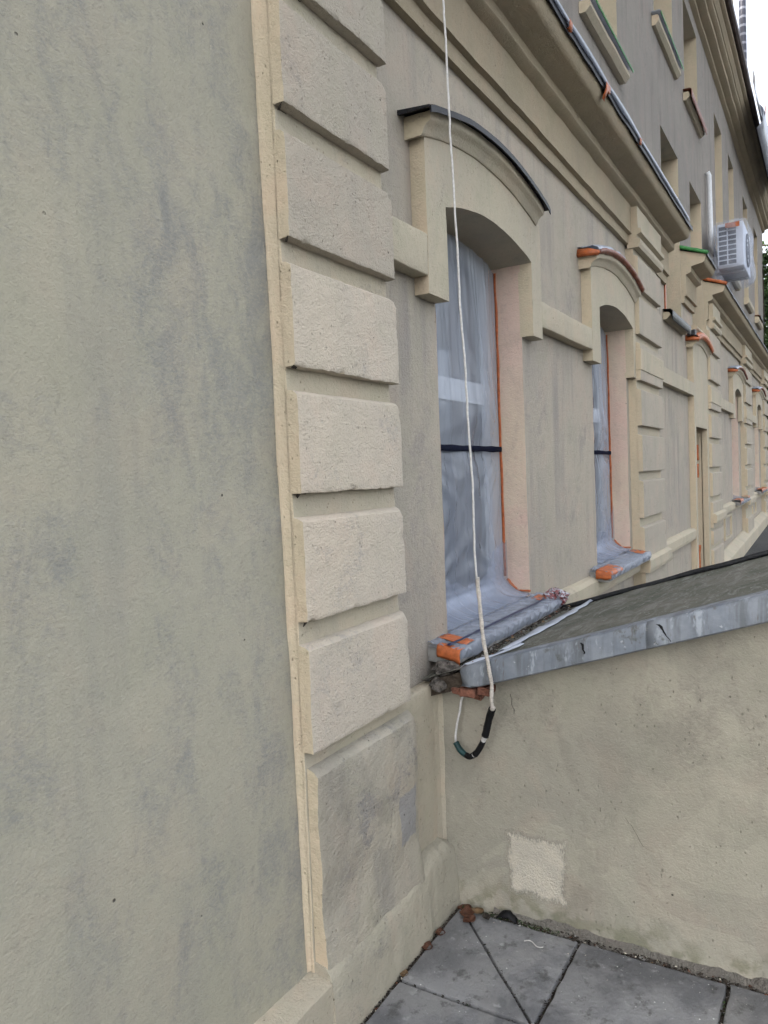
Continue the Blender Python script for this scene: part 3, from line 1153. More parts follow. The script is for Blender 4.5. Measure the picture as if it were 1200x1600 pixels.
# roof deck and felt
m = MB()
rows = []
for i in range(60):
    x = lerp(2.335, 3.62, i / 59)
    r = []
    for k in range(60):
        y = lerp(-.02, -2.68, k / 59)
        z = RZ(y) + .006 * nz((x, y, 0), 3.) + .0025 * nz((x, y, 0), 13.) + .006 * max(0, sin((x - .16 * y) * 14.) - .985) * 40
        r.append((x, y, z))
    rows.append(r)
m.grid(rows)
roof = m.build('roof', 'felt', L, smooth='all', solid=0)
m = MB()
m.grid([[(2.345, y, RZ(y) - .012), (3.612, y, RZ(y) - .012), (3.612, y, RZ(y) - .07), (2.40, y, RZ(y) - .07), (2.345, y, RZ(y) - .07)] for y in (-.05, -2.68)], 0, True)
m.face([(2.345, -2.68, RZ(-2.68) - .012), (3.612, -2.68, RZ(-2.68) - .012), (3.612, -2.68, RZ(-2.68) - .07), (2.345, -2.68, RZ(-2.68) - .07)])
m.build('roof_deck', 'bark', roof)
# welted strip along the back edge
m = MB()
m.tube([(3.615, y, RZ(y) + .010 + .004 * nz((0, y, 0), 6)) for y in [lerp(-.1, -2.68, i / 40) for i in range(41)]], .013, 6)
m.build('edge_roll', 'film_black', roof, smooth='all')
# zinc drip edge in lapped lengths
cuts = [-.185, -.83, -1.52, -2.68]
for q, (ya, yb) in enumerate(zip(cuts, cuts[1:])):
    m = MB()
    n = 18
    rows = []
    for i in range(n + 1):
        y = lerp(ya + (.02 if q else 0), yb, i / n)
        e = min(1, max(0, (ya - y) / .05)) if q == 0 else 1
        wv = .004 * nz((q * 3, y, 0), 5) - .0025 * q % .004
        dz = -.016 * (1 - e)
        z = RZ(y)
        rows.append([(2.42, y, z + .0065), (2.335 + wv, y, z + .010), (2.322 + wv, y, z + .006), (2.318 + wv - .002 * q, y, z - .004),
                     (2.314 + wv + .006 * nz((1, y, 0), 9) + .02 * (1 - e), y, z - .066 - dz), (2.322 + wv, y, z - .071 - dz), (2.33 + wv, y, z - .066 - dz)])
    m.grid(rows)
    m.build('zinc_flashing', 'zinc', L, smooth=True, solid=.0018)
# tar smear over the lap
for y0, w_, h_ in ((-.845, .007, .05), (-.61, .0045, .035)):
    m = MB()
    rows = []
    for i in range(9):
        t = i / 8
        z = RZ(y0) - .002 - h_ * t
        yy = y0 - .035 * t * (1 if y0 < -.7 else .3) + .006 * noise.noise(Vector((t * 5, y0, 2)))
        ww = w_ * (1 - .6 * t) * (1 + .5 * noise.noise(Vector((t * 9, y0, 7))))
        rows.append([(2.3135, yy - ww, z), (2.309, yy, z), (2.3135, yy + ww, z)])
    m.grid(rows)
    m.build('tar_smear', 'black_tape', L, smooth='all')
# bricks of the wall head showing below the zinc end
rb = random.Random(3)
for (y, z, sx, sy, sz) in ((-.205, .795, .05, .06, .028), (-.262, .803, .04, .045, .026), (-.158, .792, .035, .035, .022), (-.23, .776, .025, .03, .016)):
    m = MB()
    m.rbox(2.37 - sx, 2.40, y - sy / 2, y + sy / 2, z - sz / 2, z + sz / 2, .004, .012, .007, 30)
    m.build('brick', 'brick', lwall)

# ------------------------------------------------------------------ polythene over the ground floor windows
def window_sheet(o, label, hero=True, strap_z=1.665):
    x0, x1, z0 = o['x0'], o['x1'], o['z0']
    t = thing('plastic_sheet', label, 'plastic sheet', ((x0 + x1) / 2, .12, z0), 'polythene sheets over the ground floor windows')
    yp = .135
    nx, nv = (170, 130) if hero else (10, 16)
    path = []
    rows = []
    for j in range(nv + 1):
        v = j / nv
        row = []
        for i in range(nx + 1):
            u = i / nx
            x = lerp(x0 + .004, x1 - .004, u)
            zt = arch_z(o, lerp(x0, x1, u)) - .022
            zb = z0 + .10
            if v < .84:
                z = lerp(zt, zb, v / .84)
                y = yp
                nrm = (0, -1, 0)
            else:                                   # runs out over the sill in a soft curve
                a = (v - .84) / .16
                z = zb - .085 * sin(a * pi / 2)
                y = yp - .15 * a ** 1.6
            # pleats gathered from the head, drag folds from the strap and the lower corners
            h = z - z0
            pl = .007 * abs(nz((x * 4.0, 0, z * .30), 3.)) * min(1, h * 1.5 + .2) + .0012 * nz((x * 22, 0, z * .35), 1.)
            cr = abs(noise.noise(Vector((x * 13 + .9 * (z - strap_z) * (x - x0), 0, z * .45 + x0))))
            pl += .0045 * max(0, 1 - cr * 5) ** 2 * hero
            belly = -.022 * sin(pi * u) * sin(pi * min(1, max(0, (h - .1) / 1.5)))
            sr = abs(z - strap_z)
            cinch = .020 * math.exp(-(sr / .09) ** 2)
            fan = 0
            for fx, fz, wgt in ((x1, strap_z, 1), (x0, strap_z, 1), (x1, z0 + .1, 1.6), (x0, z0 + .1, 1.6)):
                dx, dz = x - fx, z - fz
                rr = math.hypot(dx, dz) + 1e-4
                an = math.atan2(dz, dx)
                fan += wgt * .006 * noise.noise(Vector((an * 6, fz * 3, fx * 5))) * math.exp(-rr * 1.7) * min(1, rr * 8)
            y2 = y - pl * 1.6 + belly * (1 if v < .84 else (1 - (v - .84) / .16)) + cinch * (v < .84) + fan * 2.2
            if v < .9:
                y2 = min(y2, .150)
            z2 = z + (max(0, fan * 2 + pl) * .6 if v >= .84 else 0) + (.002 if v >= .84 else 0)
            edge = min(1, min(u, 1 - u) * 14)
            y2 = lerp(yp if v < .84 else y, y2, edge)
            row.append((x, y2, z2))
        rows.append(row)
    m = MB()
    m.grid(rows)
    m.build('sheet', 'film', t, smooth='all')
    # tape along the right jamb
    def strip(name, pts, wid, mat, nrm, wob=.004):
        mm = MB()
        rws = []
        for k, p in enumerate(pts):
            p = Vector(p)
            q = Vector(pts[min(k + 1, len(pts) - 1)]) - Vector(pts[max(k - 1, 0)])
            side = q.normalized().cross(Vector(nrm)).normalized()
            wl = wid * (1 + .35 * noise.noise(p * 9)) / 2
            n_ = Vector(nrm) * (.002 + wob * (.5 + .5 * noise.noise(p * 14)))
            rws.append([p - side * wl, p - side * wl * .3 + n_, p + side * wl * .4 + n_ * .7, p + side * wl])
        mm.grid(rws)
        return mm.build(name, mat, t, smooth='all', solid=.0008)
    if hero:
        zs = [lerp(o['zs'] - .02, z0 + .10, k / 40) for k in range(41)]
        strip('jamb_tape', [(x1 - .003, .128 + .007 * nz((0, 0, z), 5), z) for z in zs], .013, 'orange', (-1, 0, 0), .0015)
        strip('jamb_tape', [(x0 + .003, .118, z) for z in zs], .013, 'orange', (1, 0, 0), .0015)
        strip('corner_tape', [(x1 - .004, lerp(.115, -.006, k / 14), z0 + .085 - .055 * min(1, k / 6) + .006 * nz((k, 0, 0), .7)) for k in range(15)], .014, 'orange', (-.6, 0, .8), .002)
        # strap across the sheet
        sp = []
        for k in range(25):
            u = k / 24
            sp.append((lerp(x0, x1 - .012, u), lerp(.118, .120, u) - .004 * sin(pi * u), strap_z + .004 * noise.noise(Vector((u * 3, x0, 0)))))
        strip('strap', sp, .026, 'strap', (0, -1, 0), .0)
    return t, strip


sheet1, strip1 = window_sheet(OK['w1'], 'translucent polythene with navy strap over the nearest arched window')
sheet2, strip2 = window_sheet(OK['w2'], 'translucent polythene with navy strap over the second arched window')
sheet3, _ = window_sheet(OK['w3'], 'small pale polythene over the arched window beyond the door', False)
sheet4, _ = window_sheet(OK['w4'], 'faint pale polythene over the farthest arched window', False)


def sill_wrap(parent, x0, x1, z, jx0, jx1, mat='film_sill', hero=True):
    """film folded over the sill and down its front"""
    nx, nv = (220, 40) if hero else (12, 12)
    rows = []
    for j in range(nv + 1):
        v = j / nv
        r = []
        for i in range(nx + 1):
            x = lerp(x0, x1, i / nx)
            if v < .72:
                y = lerp(-.002, -.126, v / .72)
                zz = z + lerp(.004, -.016, v / .72)
            else:
                a = (v - .72) / .28
                y = -.128 - .006 * sin(pi * a) - .004 * a
                zz = z - .016 - .044 * a - .012 * a * noise.noise(Vector((x * 6, 2, z)))
            w = .0035 * abs(nz((x * 1.2 + y, y * 5, zz), 9.)) + .0055 * max(0, 1 - 4 * abs(noise.noise(Vector((x * 11 + y * 22, y * 9 + zz * 12, 4))))) ** 2 + .004 * max(0, 1 - 4 * abs(noise.noise(Vector((x * 21 - y * 30, zz * 21, 9))))) ** 2
            r.append((x, y - (w if v >= .6 else 0), zz + w + .001))
        rows.append(r)
    m = MB()
    m.grid(rows)
    return m.build('sill_wrap', mat, parent, smooth='all')


sill_wrap(sheet1, 2.425, 3.63, .930, 2.60, 3.53)
sill_wrap(sheet2, 4.565, 5.735, .930, 4.76, 5.67)
sill_wrap(sheet3, 12.03, 13.42, 1.0, 12.25, 13.15, hero=False)
sill_wrap(sheet4, 15.78, 17.17, 1.02, 16.0, 16.9, hero=False)
# navy tape line and orange patches on the near sill
strip1('sill_tape', [(lerp(2.43, 3.50, k / 40), -.084 + .002 * nz((k * .2, 5, 0), 2), .9285 + .002 * nz((k * .1, 0, 0), 3)) for k in range(41)], .017, 'blue_tape', (0, 0, 1), .001)


def patch(parent, x0, x1, y0, y1, zf, mat='orange', name='tape_patch', front=0., seed=0):
    """crinkled piece of tape lying on a sill and, if wanted, folded down its front"""
    m = MB()
    n, q = 12, 8
    rows = []
    for i in range(n + 1):
        x = lerp(x0, x1, i / n)
        r = []
        for k in range(q + 1):
            y = lerp(y1, y0, k / q)
            e = .006 * noise.noise(Vector((x * 13 + seed, y * 13, 3)))
            r.append((x + e, y + e, zf(x, y) + .0035 + .0035 * abs(noise.noise(Vector((x * 40, y * 40, seed))))))
        if front:
            for k in (1, 2, 3, 4):
                zz = front * k / 4 * (1 + .25 * noise.noise(Vector((x * 22, seed, 1))))
                r.append((x, y0 - .007 - .004 * sin(k), zf(x, y0) + .002 - zz))
        rows.append(r)
    m.grid(rows)
    return m.build(name, mat, parent, smooth='all', solid=.0008)


zs1 = lambda x, y: .934 + .16 * y + .002
patch(sheet1, 2.50, 2.58, -.124, -.01, zs1, 'orange', seed=2)
patch(sheet1, 3.46, 3.58, -.085, -.03, zs1, seed=3)
def end_tape(parent, x, seed):
    """torn tape folded round the left end of a sill"""
    m = MB()
    rows = []
    for i in range(15):
        y = lerp(-.045, -.138, i / 14)
        e = .006 * noise.noise(Vector((y * 40, seed, 1)))
        zt = .934 + .15 * y
        lo = .042 + .022 * noise.noise(Vector((y * 26, seed, 4)))
        rows.append([(x + .035 + e * 4, y, zt + .003), (x + .02, y, zt + .004 + e * .4), (x - .002, y, zt + .002), (x - .008 - e, y, zt - .012),
                     (x - .010 + e, y, zt - .030), (x - .006 - e * .6, y, zt - lo)])
    m.grid(rows)
    return m.build('end_tape', 'orange', parent, smooth='all', solid=.0008)


end_tape(sheet1, 2.425, 1.)
end_tape(sheet2, 4.565, 2.)
zs2 = zs1
patch(sheet2, 4.57, 4.86, -.128, -.045, zs2, front=.03, seed=4)
patch(sheet2, 5.58, 5.735, -.105, -.005, zs2, seed=5)
patch(sheet3, 12.02, 12.45, -.12, -.03, lambda x, y: 1.012, front=.06, seed=6)
patch(sheet3, 13.2, 13.42, -.12, -.03, lambda x, y: 1.012, front=.03, seed=7)
patch(sheet4, 15.78, 17.17, -.12, -.03, lambda x, y: 1.032, front=.06, seed=8)

# ------------------------------------------------------------------ covers on the other hoods
def hood_cover(f, xa, xb, label, film_mat, end_dark=False, lip=.026, edge_mat='rust'):
    t = thing('hood_cover', label, 'plastic cover', ((xa + xb) / 2, -.06, f((xa + xb) / 2) + .08), 'polythene covers taped over hood moulds')
    n = 44
    rows, edge = [], []
    for i in range(n + 1):
        x = lerp(xa, xb, i / n)
        z = f(min(max(x, xa + .01), xb - .01)) + .090
        w = .010 * noise.noise(Vector((x * 14, 1, 2)))
        w2 = .012 * noise.noise(Vector((x * 9, 6, 2)))
        rows.append([(x, .0, z + .04), (x, -.04, z + .034 + w + w2), (x, -.09, z + .034 - w + w2), (x, -.122 + w, z + .020 + w2), (x, -.130 + w * .5, z - .004)])
        edge.append([(x, -.132 + w * .5, z + .006 + w), (x, -.136 + w * .5, z - .002 + w * .3), (x, -.131 + w * .4, z - lip * .5), (x, -.114 + w * .3, z - lip + w)])
    m = MB()
    m.grid(rows)
    m.build('film', film_mat, t, smooth='all', solid=.001)
    m = MB()
    m.grid(edge)
    m.build('edge_tape', edge_mat, t, smooth='all', solid=.001)
    m = MB()
    z = f(xa + .02) + .085
    m.grid([[(xa - .004, .002, z + .028), (xa - .012, -.07, z + .02), (xa - .004, -.132, z)],
            [(xa - .022, .002, z - .012), (xa - .034, -.07, z - .016), (xa - .024, -.138, z - .022)],
            [(xa - .004, .002, z - .022), (xa - .014, -.07, z - .026), (xa - .006, -.120, z - .03)]])
    m.build('end_tape', 'orange', t, smooth='all', solid=.001)
    if end_dark:
        m = MB()
        m.rbox(xa - .04, xa + .05, -.10, -.02, z + .02, z + .085, .01, .03, .012, 20)
        m.build('end_wad', 'film_black', t)
    return t


hood_cover(hood_arc(4.535, 5.735, 2.748, 2.835), 4.52, 5.735, 'crinkled grey film with orange tape on the second window hood', 'film_grey')
hood_cover(hood_arc(8.35, 9.425, 2.765, 2.84), 8.33, 9.425, 'bright orange taped cover with black end on the door hood', 'orange', True, .045, 'orange')
hood_cover(hood_arc(11.96, 13.42, 2.803, 2.89), 11.94, 13.43, 'film and orange tape on the hood next beyond the door', 'film_grey')
hood_cover(hood_arc(15.71, 17.22, 2.803, 2.89), 15.7, 17.23, 'film and orange tape on the farthest window hood', 'film_grey')

# ------------------------------------------------------------------ film along the cornice
t = thing('cornice_film', 'rolled grey polythene strip taped along the long cornice edge', 'plastic film', (5, -.2, 3.62))
segs = [(1.5, 3.62, .008, .3), (3.62, 4.30, .018, .6), (4.30, 5.10, .022, .9), (5.10, 7.0, .013, .5)]
for a, b, h, ph in segs:
    m = MB()
    n = 40
    rows = []
    for i in range(n + 1):
        u = i / n
        x = lerp(a, b, u)
        k = .35 + .65 * sin(pi * u) ** .7
        w = .006 * noise.noise(Vector((x * 11, ph, 0)))
        rows.append([(x, -.13, 3.692), (x, -.20 + w, 3.674 + h * k), (x, -.246, 3.660 + h * k * 1.15 + w), (x, -.266 - h * k * .35, 3.644 + h * k * .4), (x, -.262 + w * .5, 3.634)])
    m.grid(rows)
    m.build('film', 'film_grey', t, smooth='all', solid=.0012)
for x in (3.60, 4.28, 5.09):
    hw = .09 if 4 < x < 5 else .045
    m = MB()
    rows = []
    for i in range(5):
        xx = x - hw / 2 + hw * i / 4
        e = .01 * noise.noise(Vector((xx * 20, 4, 1)))
        rows.append([(xx, -.18, 3.695), (xx, -.246, 3.675 + e), (xx, -.268, 3.650), (xx + e, -.264, 3.612), (xx + e, -.242, (3.56 if 4 < x < 5 and i < 3 else 3.615) + e)])
    m.grid(rows)
    m.build('tape_patch', 'orange', t, smooth='all', solid=.001)

# ------------------------------------------------------------------ films on upper sills and cornice ends
def sill_film(label, x0, x1, z, yf, mat, edge, lip=.03):
    t = thing('sill_film', label, 'plastic film', ((x0 + x1) / 2, yf / 2, z), 'films on the upper sills')
    m = MB()
    rows = []
    for i in range(25):
        x = lerp(x0, x1, i / 24)
        w = .008 * noise.noise(Vector((x * 9, z, 0)))
        rows.append([(x, .10, z + .012), (x, 0, z + .02 + w), (x, yf - .008, z + .016 + w), (x, yf - .022, z + .002)])
    m.grid(rows)
    m.build('film', mat, t, smooth='all', solid=.0012)
    m = MB()
    rows = []
    for i in range(25):
        x = lerp(x0, x1, i / 24)
        w = .006 * noise.noise(Vector((x * 12, z, 5)))
        rows.append([(x, yf - .019, z + .010), (x, yf - .026, z + .0), (x, yf - .02 + w, z - lip + w)])
    m.grid(rows)
    m.build('edge_tape', edge, t, smooth='all', solid=.0012)
    return t


sill_film('bright film with dark green edge on the lowest upper sill', 4.74, 5.74, 4.398, -.07, 'film_white', 'green_tape', .012)
sill_film('white film with green tape on the left of two high sills', 6.93, 8.05, 5.418, -.06, 'film_white', 'green_tape', .014)
sill_film('rusty orange taped film on the right of two high sills', 8.50, 9.62, 5.418, -.06, 'rust', 'rust', .075)
t = sill_film('black film with vertical orange tape on the stair window sill', 7.12, 8.14, 2.93, -.06, 'film_black', 'film_black', .078)
m = MB()
m.grid([[(7.235, .0 + .1 * k / 3, z) for k in range(4)] for z in (2.95, 3.2, 3.45)])
m.build('jamb_tape', 'orange', t, solid=.001)
m = MB()
m.box(7.222, 7.26, -.012, -.002, 2.94, 3.5)
m.build('jamb_tape', 'orange', t)
sill_film('orange film with dark fold on the small sill near the far corner', 16.5, 17.5, 4.395, -.08, 'orange', 'film_black', .03)

for x0, x1, mat, lab in ((8.112, 8.79, 'green_tape', 'green tape along the short cornice block between stair windows'),
                         (9.632, 10.6, 'orange', 'orange tape on the cornice end under the air conditioner')):
    m = MB()
    n = 10
    rows = []
    for i in range(n + 1):
        y = lerp(0, -.262, i / n)
        w = .006 * noise.noise(Vector((y * 30, x0, 0)))
        z = 3.745 - .38 * -y
        rows.append([(x0 - .020, y, z - .035), (x0 - .022, y, z + w), (x0 + .03, y, z + .012 + w), (x0 + .10, y, z + .006)])
    m.grid(rows)
    tag(top_at(m.build('cornice_tape', mat, None, smooth='all', solid=.002), (x0, -.1, 3.7)), lab, 'tape')

# ------------------------------------------------------------------ air conditioner and its duct
AX0, AX1, AY0, AY1, AZ0, AZ1 = 9.72, 10.50, -.435, -.155, 3.83, 4.34
t = thing('air_conditioner', 'white air conditioner wrapped in polythene above the far cornice', 'air conditioner', ((AX0 + AX1) / 2, -.29, AZ0))
m = MB()
m.rbox(AX0, AX1, AY0, AY1, AZ0, AZ1, .012, .3, 0)
body = m.build('casing', 'white', t)
m = MB()
gy0, gy1, gz0, gz1 = AY0 + .07, AY1 - .012, AZ0 + .03, AZ1 - .03
m.box(AX0 - .004, AX0 + .002, gy0, gy1, gz0, gz1)
m.build('coil', 'ac_dark', t)
for k in range(9):
    z = lerp(gz0, gz1, k / 8)
    m = MB()
    m.box(AX0 - .014, AX0 - .005, gy0, gy1, z - .006, z + .006)
    m.build('grille_bar', 'white', t)
for k in range(3):
    y = lerp(gy0, gy1, k / 2)
    m = MB()
    m.box(AX0 - .018, AX0 - .0145, y - .007, y + .007, gz0, gz1)
    m.build('grille_bar', 'white', t)
m = MB()
for i in range(24):
    a = 2 * pi * i / 24
m.tube([(10.14 + .19 * cos(2 * pi * i / 24), AY0 - .008, 4.09 + .19 * sin(2 * pi * i / 24)) for i in range(25)], .008, 6, cap=False)
for r_ in (.05, .1, .15):
    m.tube([(10.14 + r_ * cos(2 * pi * i / 20), AY0 - .006, 4.09 + r_ * sin(2 * pi * i / 20)) for i in range(21)], .004, 5, cap=False)
m.build('fan_guard', 'ac_dark', t, smooth='all')
for x in (9.9, 10.35):
    m = MB()
    m.box(x - .015, x + .015, -.42, .0, AZ0 - .03, AZ0 - .002)
    m.box(x - .015, x + .015, -.03, .0, AZ0 - .25, AZ0 - .03)
    m.build('bracket', 'frame', t)
# loose bag of film round it, sagging below
m = MB()
rows = []
for j in range(15):
    v = j / 14
    z = lerp(AZ1 + .03, AZ0 - .13, v)
    r = []
    for i in range(36):
        a = 2 * pi * i / 36
        c_, s_ = cos(a), sin(a)
        q = max(abs(c_), abs(s_)) ** .85
        k = 1.0 + .10 * noise.noise(Vector((c_ * 3, s_ * 3, z * 6))) + (.10 * sin(pi * min(1, max(0, (v - .45) / .5))))
        if v > .85:
            k *= 1 - (v - .85) * 3.0
        if v < .05:
            k *= .9
        r.append((lerp(AX0, AX1, .5) + .44 * c_ / q * k, -.295 + .185 * s_ / q * k - .05 * max(0, v - .6), z - (.05 * (1 - abs(c_)) if v > .7 else 0)))
    rows.append(r)
m.grid(rows, 0, True)
m.build('plastic_cover', 'film_clear', t, smooth='all')
m = MB()
m.grid([[(AX0 - .055, y, z + .008 * noise.noise(Vector((y * 30, z * 9, 1)))) for y in (-.40, -.34, -.29, -.25)] for z in (4.325, 4.30, 4.27)])
m.build('tape_patch', 'orange', t, solid=.001)
m = MB()
pts = [(9.98, -.03, 5.06), (10.0, -.045, 5.02), (10.0, -.05, 4.6), (9.995, -.055, 4.2), (10.02, -.10, 4.06)]
m.tube(pts, .030, 10)
du = m.build('pipe_duct', 'white', None, smooth='all')
tag(top_at(du, (10, -.05, 4.1)), 'white vertical duct running up the wall above the air conditioner', 'duct')

# ------------------------------------------------------------------ things on the roof edge
m = MB()
m.tube([(13.42 + .015 * noise.noise(Vector((0, 3, z))), -.15, z) for z in [7.0 + .15 * i for i in range(22)]], .052, 12)
tag(top_at(m.build('striped_pole', 'band', None, smooth='all'), (13.42, -.15, 7.0)), 'dark banded flexible tube standing against the white sky', 'tube')
t = thing('gutter_film', 'pointed white polythene and grey film hanging over the far gutter', 'plastic film', (14.2, -.33, 6.7))
m = MB()
rows = []
for i in range(25):
    u = i / 24
    x = lerp(12.55, 16.6, u)
    topz = 7.30 - .25 * u + .15 * abs(noise.noise(Vector((x * 1.6, 1, 1)))) - (.1 if i else 0)
    r = []
    for k in range(11):
        v = k / 10
        z = lerp(topz, 6.72 + .1 * noise.noise(Vector((x * 2, 7, 0))), v)
        r.append((x + .03 * noise.noise(Vector((x * 3, z * 4, 0))), -.34 - .09 * v - .04 * noise.noise(Vector((x * 4, z * 3, 5))), z))
    rows.append(r)
m.grid(rows)
m.build('film', 'film_white', t, smooth='all', solid=.002)
m = MB()
rows = []
for i in range(20):
    x = lerp(12.9, 16.8, i / 19)
    rows.append([(x, -.36, 6.98), (x, -.46 - .03 * noise.noise(Vector((x * 3, 1, 0))), 6.85), (x, -.44, 6.65 + .06 * noise.noise(Vector((x * 4, 3, 0)))), (x, -.36, 6.58)])
m.grid(rows)
m.build('film', 'film_grey', t, smooth='all', solid=.002)
m = MB()
m.grid([[(12.92 + .1 * i, -.475, z) for i in range(3)] for z in (6.92, 6.86, 6.80)])
m.build('tape_patch', 'orange', t, solid=.002)

# ------------------------------------------------------------------ the hanging cord
t = thing('cord', 'thin white cord hanging in front of the near window with black taped loop', 'cord', (2.28, -.25, .55))
cz_ = [(3.60, -.235), (3.09, -.232), (2.68, -.238), (2.37, -.246), (2.10, -.254), (1.64, -.270), (1.19, -.276), (1.0, -.290), (.87, -.312), (.765, -.314), (.73, -.318)]
def cord_pt(z):
    for (za, ya), (zb, yb) in zip(cz_, cz_[1:]):
        if zb <= z <= za:
            return lerp(ya, yb, (za - z) / (za - zb))
    return cz_[-1][1]
def kink(z):
    return .006 * noise.noise(Vector((z * 5, 1, 0))) + .0022 * noise.noise(Vector((z * 22, 1, 0)))
m = MB()
m.tube([(2.28 + kink(z), cord_pt(z) + kink(z + 9), z) for z in [3.60 - .02 * i for i in range(121)]], .0036, 7)
m.build('line', 'cord', t, smooth='all')
m = MB()
n = 170
pts, rad = [], []
for i in range(n):
    z = 1.205 - (1.205 - .768) * i / (n - 1)
    pts.append((2.285 + 1.4 * kink(z) + .006 * noise.noise(Vector((z * 9, 2, 0))), cord_pt(z) + 1.4 * kink(z + 9), z))
    rad.append(.0066 + .0007 * sin(i * 2.2) + .0014 * noise.noise(Vector((z * 30, 0, 0))))
m.tube(pts, rad, 9)
m.build('wrapping', 'rope', t, smooth='all')
LOOP = [(2.295, -.312, .765), (2.307, -.304, .757), (2.316, -.288, .722), (2.320, -.271, .660), (2.325, -.254, .623), (2.329, -.231, .587),
        (2.333, -.204, .567), (2.338, -.181, .571), (2.343, -.159, .584), (2.347, -.143, .606)]
LP = []
for i in range(len(LOOP) - 1):
    for k in range(6):
        LP.append(tuple(lerp(LOOP[i][q], LOOP[i + 1][q], k / 6) for q in range(3)))
LP.append(LOOP[-1])
for _ in range(3):
    LP = [LP[0]] + [tuple((LP[i - 1][q] + 2 * LP[i][q] + LP[i + 1][q]) / 4 for q in range(3)) for i in range(1, len(LP) - 1)] + [LP[-1]]
def loop_pts(a, b):
    return [LP[i] for i in range(int(a * (len(LP) - 1)), int(b * (len(LP) - 1)) + 1)]
for a, b, mat, r_, nm in ((0, .13, 'rope', .0085, 'wrapping'), (.11, .36, 'black_tape', .0125, 'tape_wrap'), (.35, .43, 'cord', .0088, 'line'), (.42, .60, 'black_tape', .0105, 'tape_wrap'),
                          (.59, .63, 'cord', .008, 'line'), (.62, .76, 'black_tape', .0105, 'tape_wrap'), (.75, .78, 'cord', .008, 'line'), (.77, 1.0, 'teal_tape', .0112, 'tape_wrap')):
    m = MB()
    pp = loop_pts(a, b)
    m.tube(pp, [r_ * (1 + .16 * noise.noise(Vector((p[1] * 60, p[2] * 60, 0)))) for p in pp], 9)
    m.build(nm, mat, t, smooth='all')
m = MB()
m.tube([(2.347, -.143, .604), (2.352, -.141, .63), (2.358, -.146, .671), (2.36, -.158, .719), (2.362, -.163, .753), (2.38, -.172, .79)], .0040, 7)
m.build('wire', 'cord', t, smooth='all')

# ------------------------------------------------------------------ litter on the lean-to roof
def film_strip(label, pts, wid, mat):
    pts = [(x, y, w * (1 + .55 * noise.noise(Vector((x * 16, y * 5, 3))))) for x, y, w in pts]
    m = MB()
    rows = []
    for k, (x, y, w) in enumerate(pts):
        e = .012 * noise.noise(Vector((x * 33, 1, y)))
        rows.append([(x - .3 * w * wid + e, y + w * wid * .5 + e, RZ(y + w * wid * .5) + .006), (x, y, RZ(y) + .016 + .008 * noise.noise(Vector((x * 12, y * 9, 0)))),
                     (x + .3 * w * wid, y - w * wid * .5, RZ(y - w * wid * .5) + .007)])
    m.grid(rows)
    o = m.build('torn_film', mat, None, smooth='all', solid=.0015)
    return tag(top_at(o, (pts[0][0], pts[0][1], RZ(pts[0][1]))), label, 'plastic film', 'torn film on the lean-to roof')


film_strip('long torn white film strip lying on the felt below the sill', [(lerp(2.52, 3.58, i / 20), lerp(-.255, -.285, i / 20) + .012 * noise.noise(Vector((i * .4, 2, 0))), .35 + .65 * sin(pi * min(1, i / 20 + .02))) for i in range(21)], .07, 'film_grey')
film_strip('small white film scrap at the zinc corner beside the cord', [(lerp(2.345, 2.56, i / 10), lerp(-.19, -.315, i / 10), .4 + .6 * sin(pi * i / 10)) for i in range(11)], .06, 'film_grey')
# bundle at the end of the sill
m = MB()
bm_c = Vector((3.62, -.10, .915))
rows = []
for i in range(13):
    th = pi * i / 12
    r = []
    for k in range(20):
        ph = 2 * pi * k / 20
        d = Vector((sin(th) * cos(ph), sin(th) * sin(ph), cos(th)))
        q = 1 + .42 * noise.noise(d * 2.6) + .25 * noise.noise(d * 6)
        r.append(tuple(bm_c + Vector((d.x * .085, d.y * .055, d.z * .045)) * q))
    rows.append(r)
m.grid(rows, 0, True)
tag(top_at(m.build('bundle', 'rag', None), (3.62, -.10, .87)), 'crumpled red and white plastic bundle at the right end of the near sill', 'bundle')
# broken mortar lump under the left end of the sill
for lab, c, s_ in (('grey broken mortar lump under the left end of the near sill', (2.415, -.085, .848), (.045, .050, .026)),
                   ('dark rounded stone in the hole left of the zinc edge', (2.36, -.085, .805), (.040, .035, .026))):
    m = MB()
    rows = []
    for i in range(11):
        th = pi * i / 10
        r = []
        for k in range(16):
            ph = 2 * pi * k / 16
            d = Vector((sin(th) * cos(ph), sin(th) * sin(ph), cos(th)))
            q = 1 + .35 * noise.noise(d * 2.2 + Vector(c)) + .2 * noise.noise(d * 6)
            r.append((c[0] + d.x * s_[0] * q, c[1] + d.y * s_[1] * q, c[2] + d.z * s_[2] * q))
        rows.append(r)
    m.grid(rows, 0, True)
    tag(top_at(m.build('rubble', 'rubble', None), (c[0], c[1], c[2] - s_[2])), lab, 'rubble')

# dirt and chips: along the sill, and in the joint at the foot of the walls
def chips(name, n, place, smin, smax, label, mats):
    m = MB()
    r = random.Random(len(name) + n)
    for i in range(n):
        x, y, z = place(r)
        s = r.uniform(smin, smax)
        a = r.uniform(0, pi)
        u = Vector((cos(a), sin(a), r.uniform(-.4, .4))) * s
        v = Vector((-sin(a), cos(a), r.uniform(-.4, .4))) * s * r.uniform(.3, .8)
        c = Vector((x, y, z))
        w = Vector((0, 0, s * r.uniform(.2, .6)))
        mi = 0 if r.random() < .82 else r.randrange(len(mats))
        P = [c - u, c + v * .9, c + u * .8, c - v, c + w]
        b = len(m.v)
        m.v += [tuple(p) for p in P]
        for q in ((0, 1, 4), (1, 2, 4), (2, 3, 4), (3, 0, 4)):
            m.f.append(tuple(b + k for k in q))
            m.mi.append(mi)
    o = m.build(name, mats, None, weld=0, fix=False)
    o['label'] = label
    o['category'] = 'debris'
    return stuff(o)


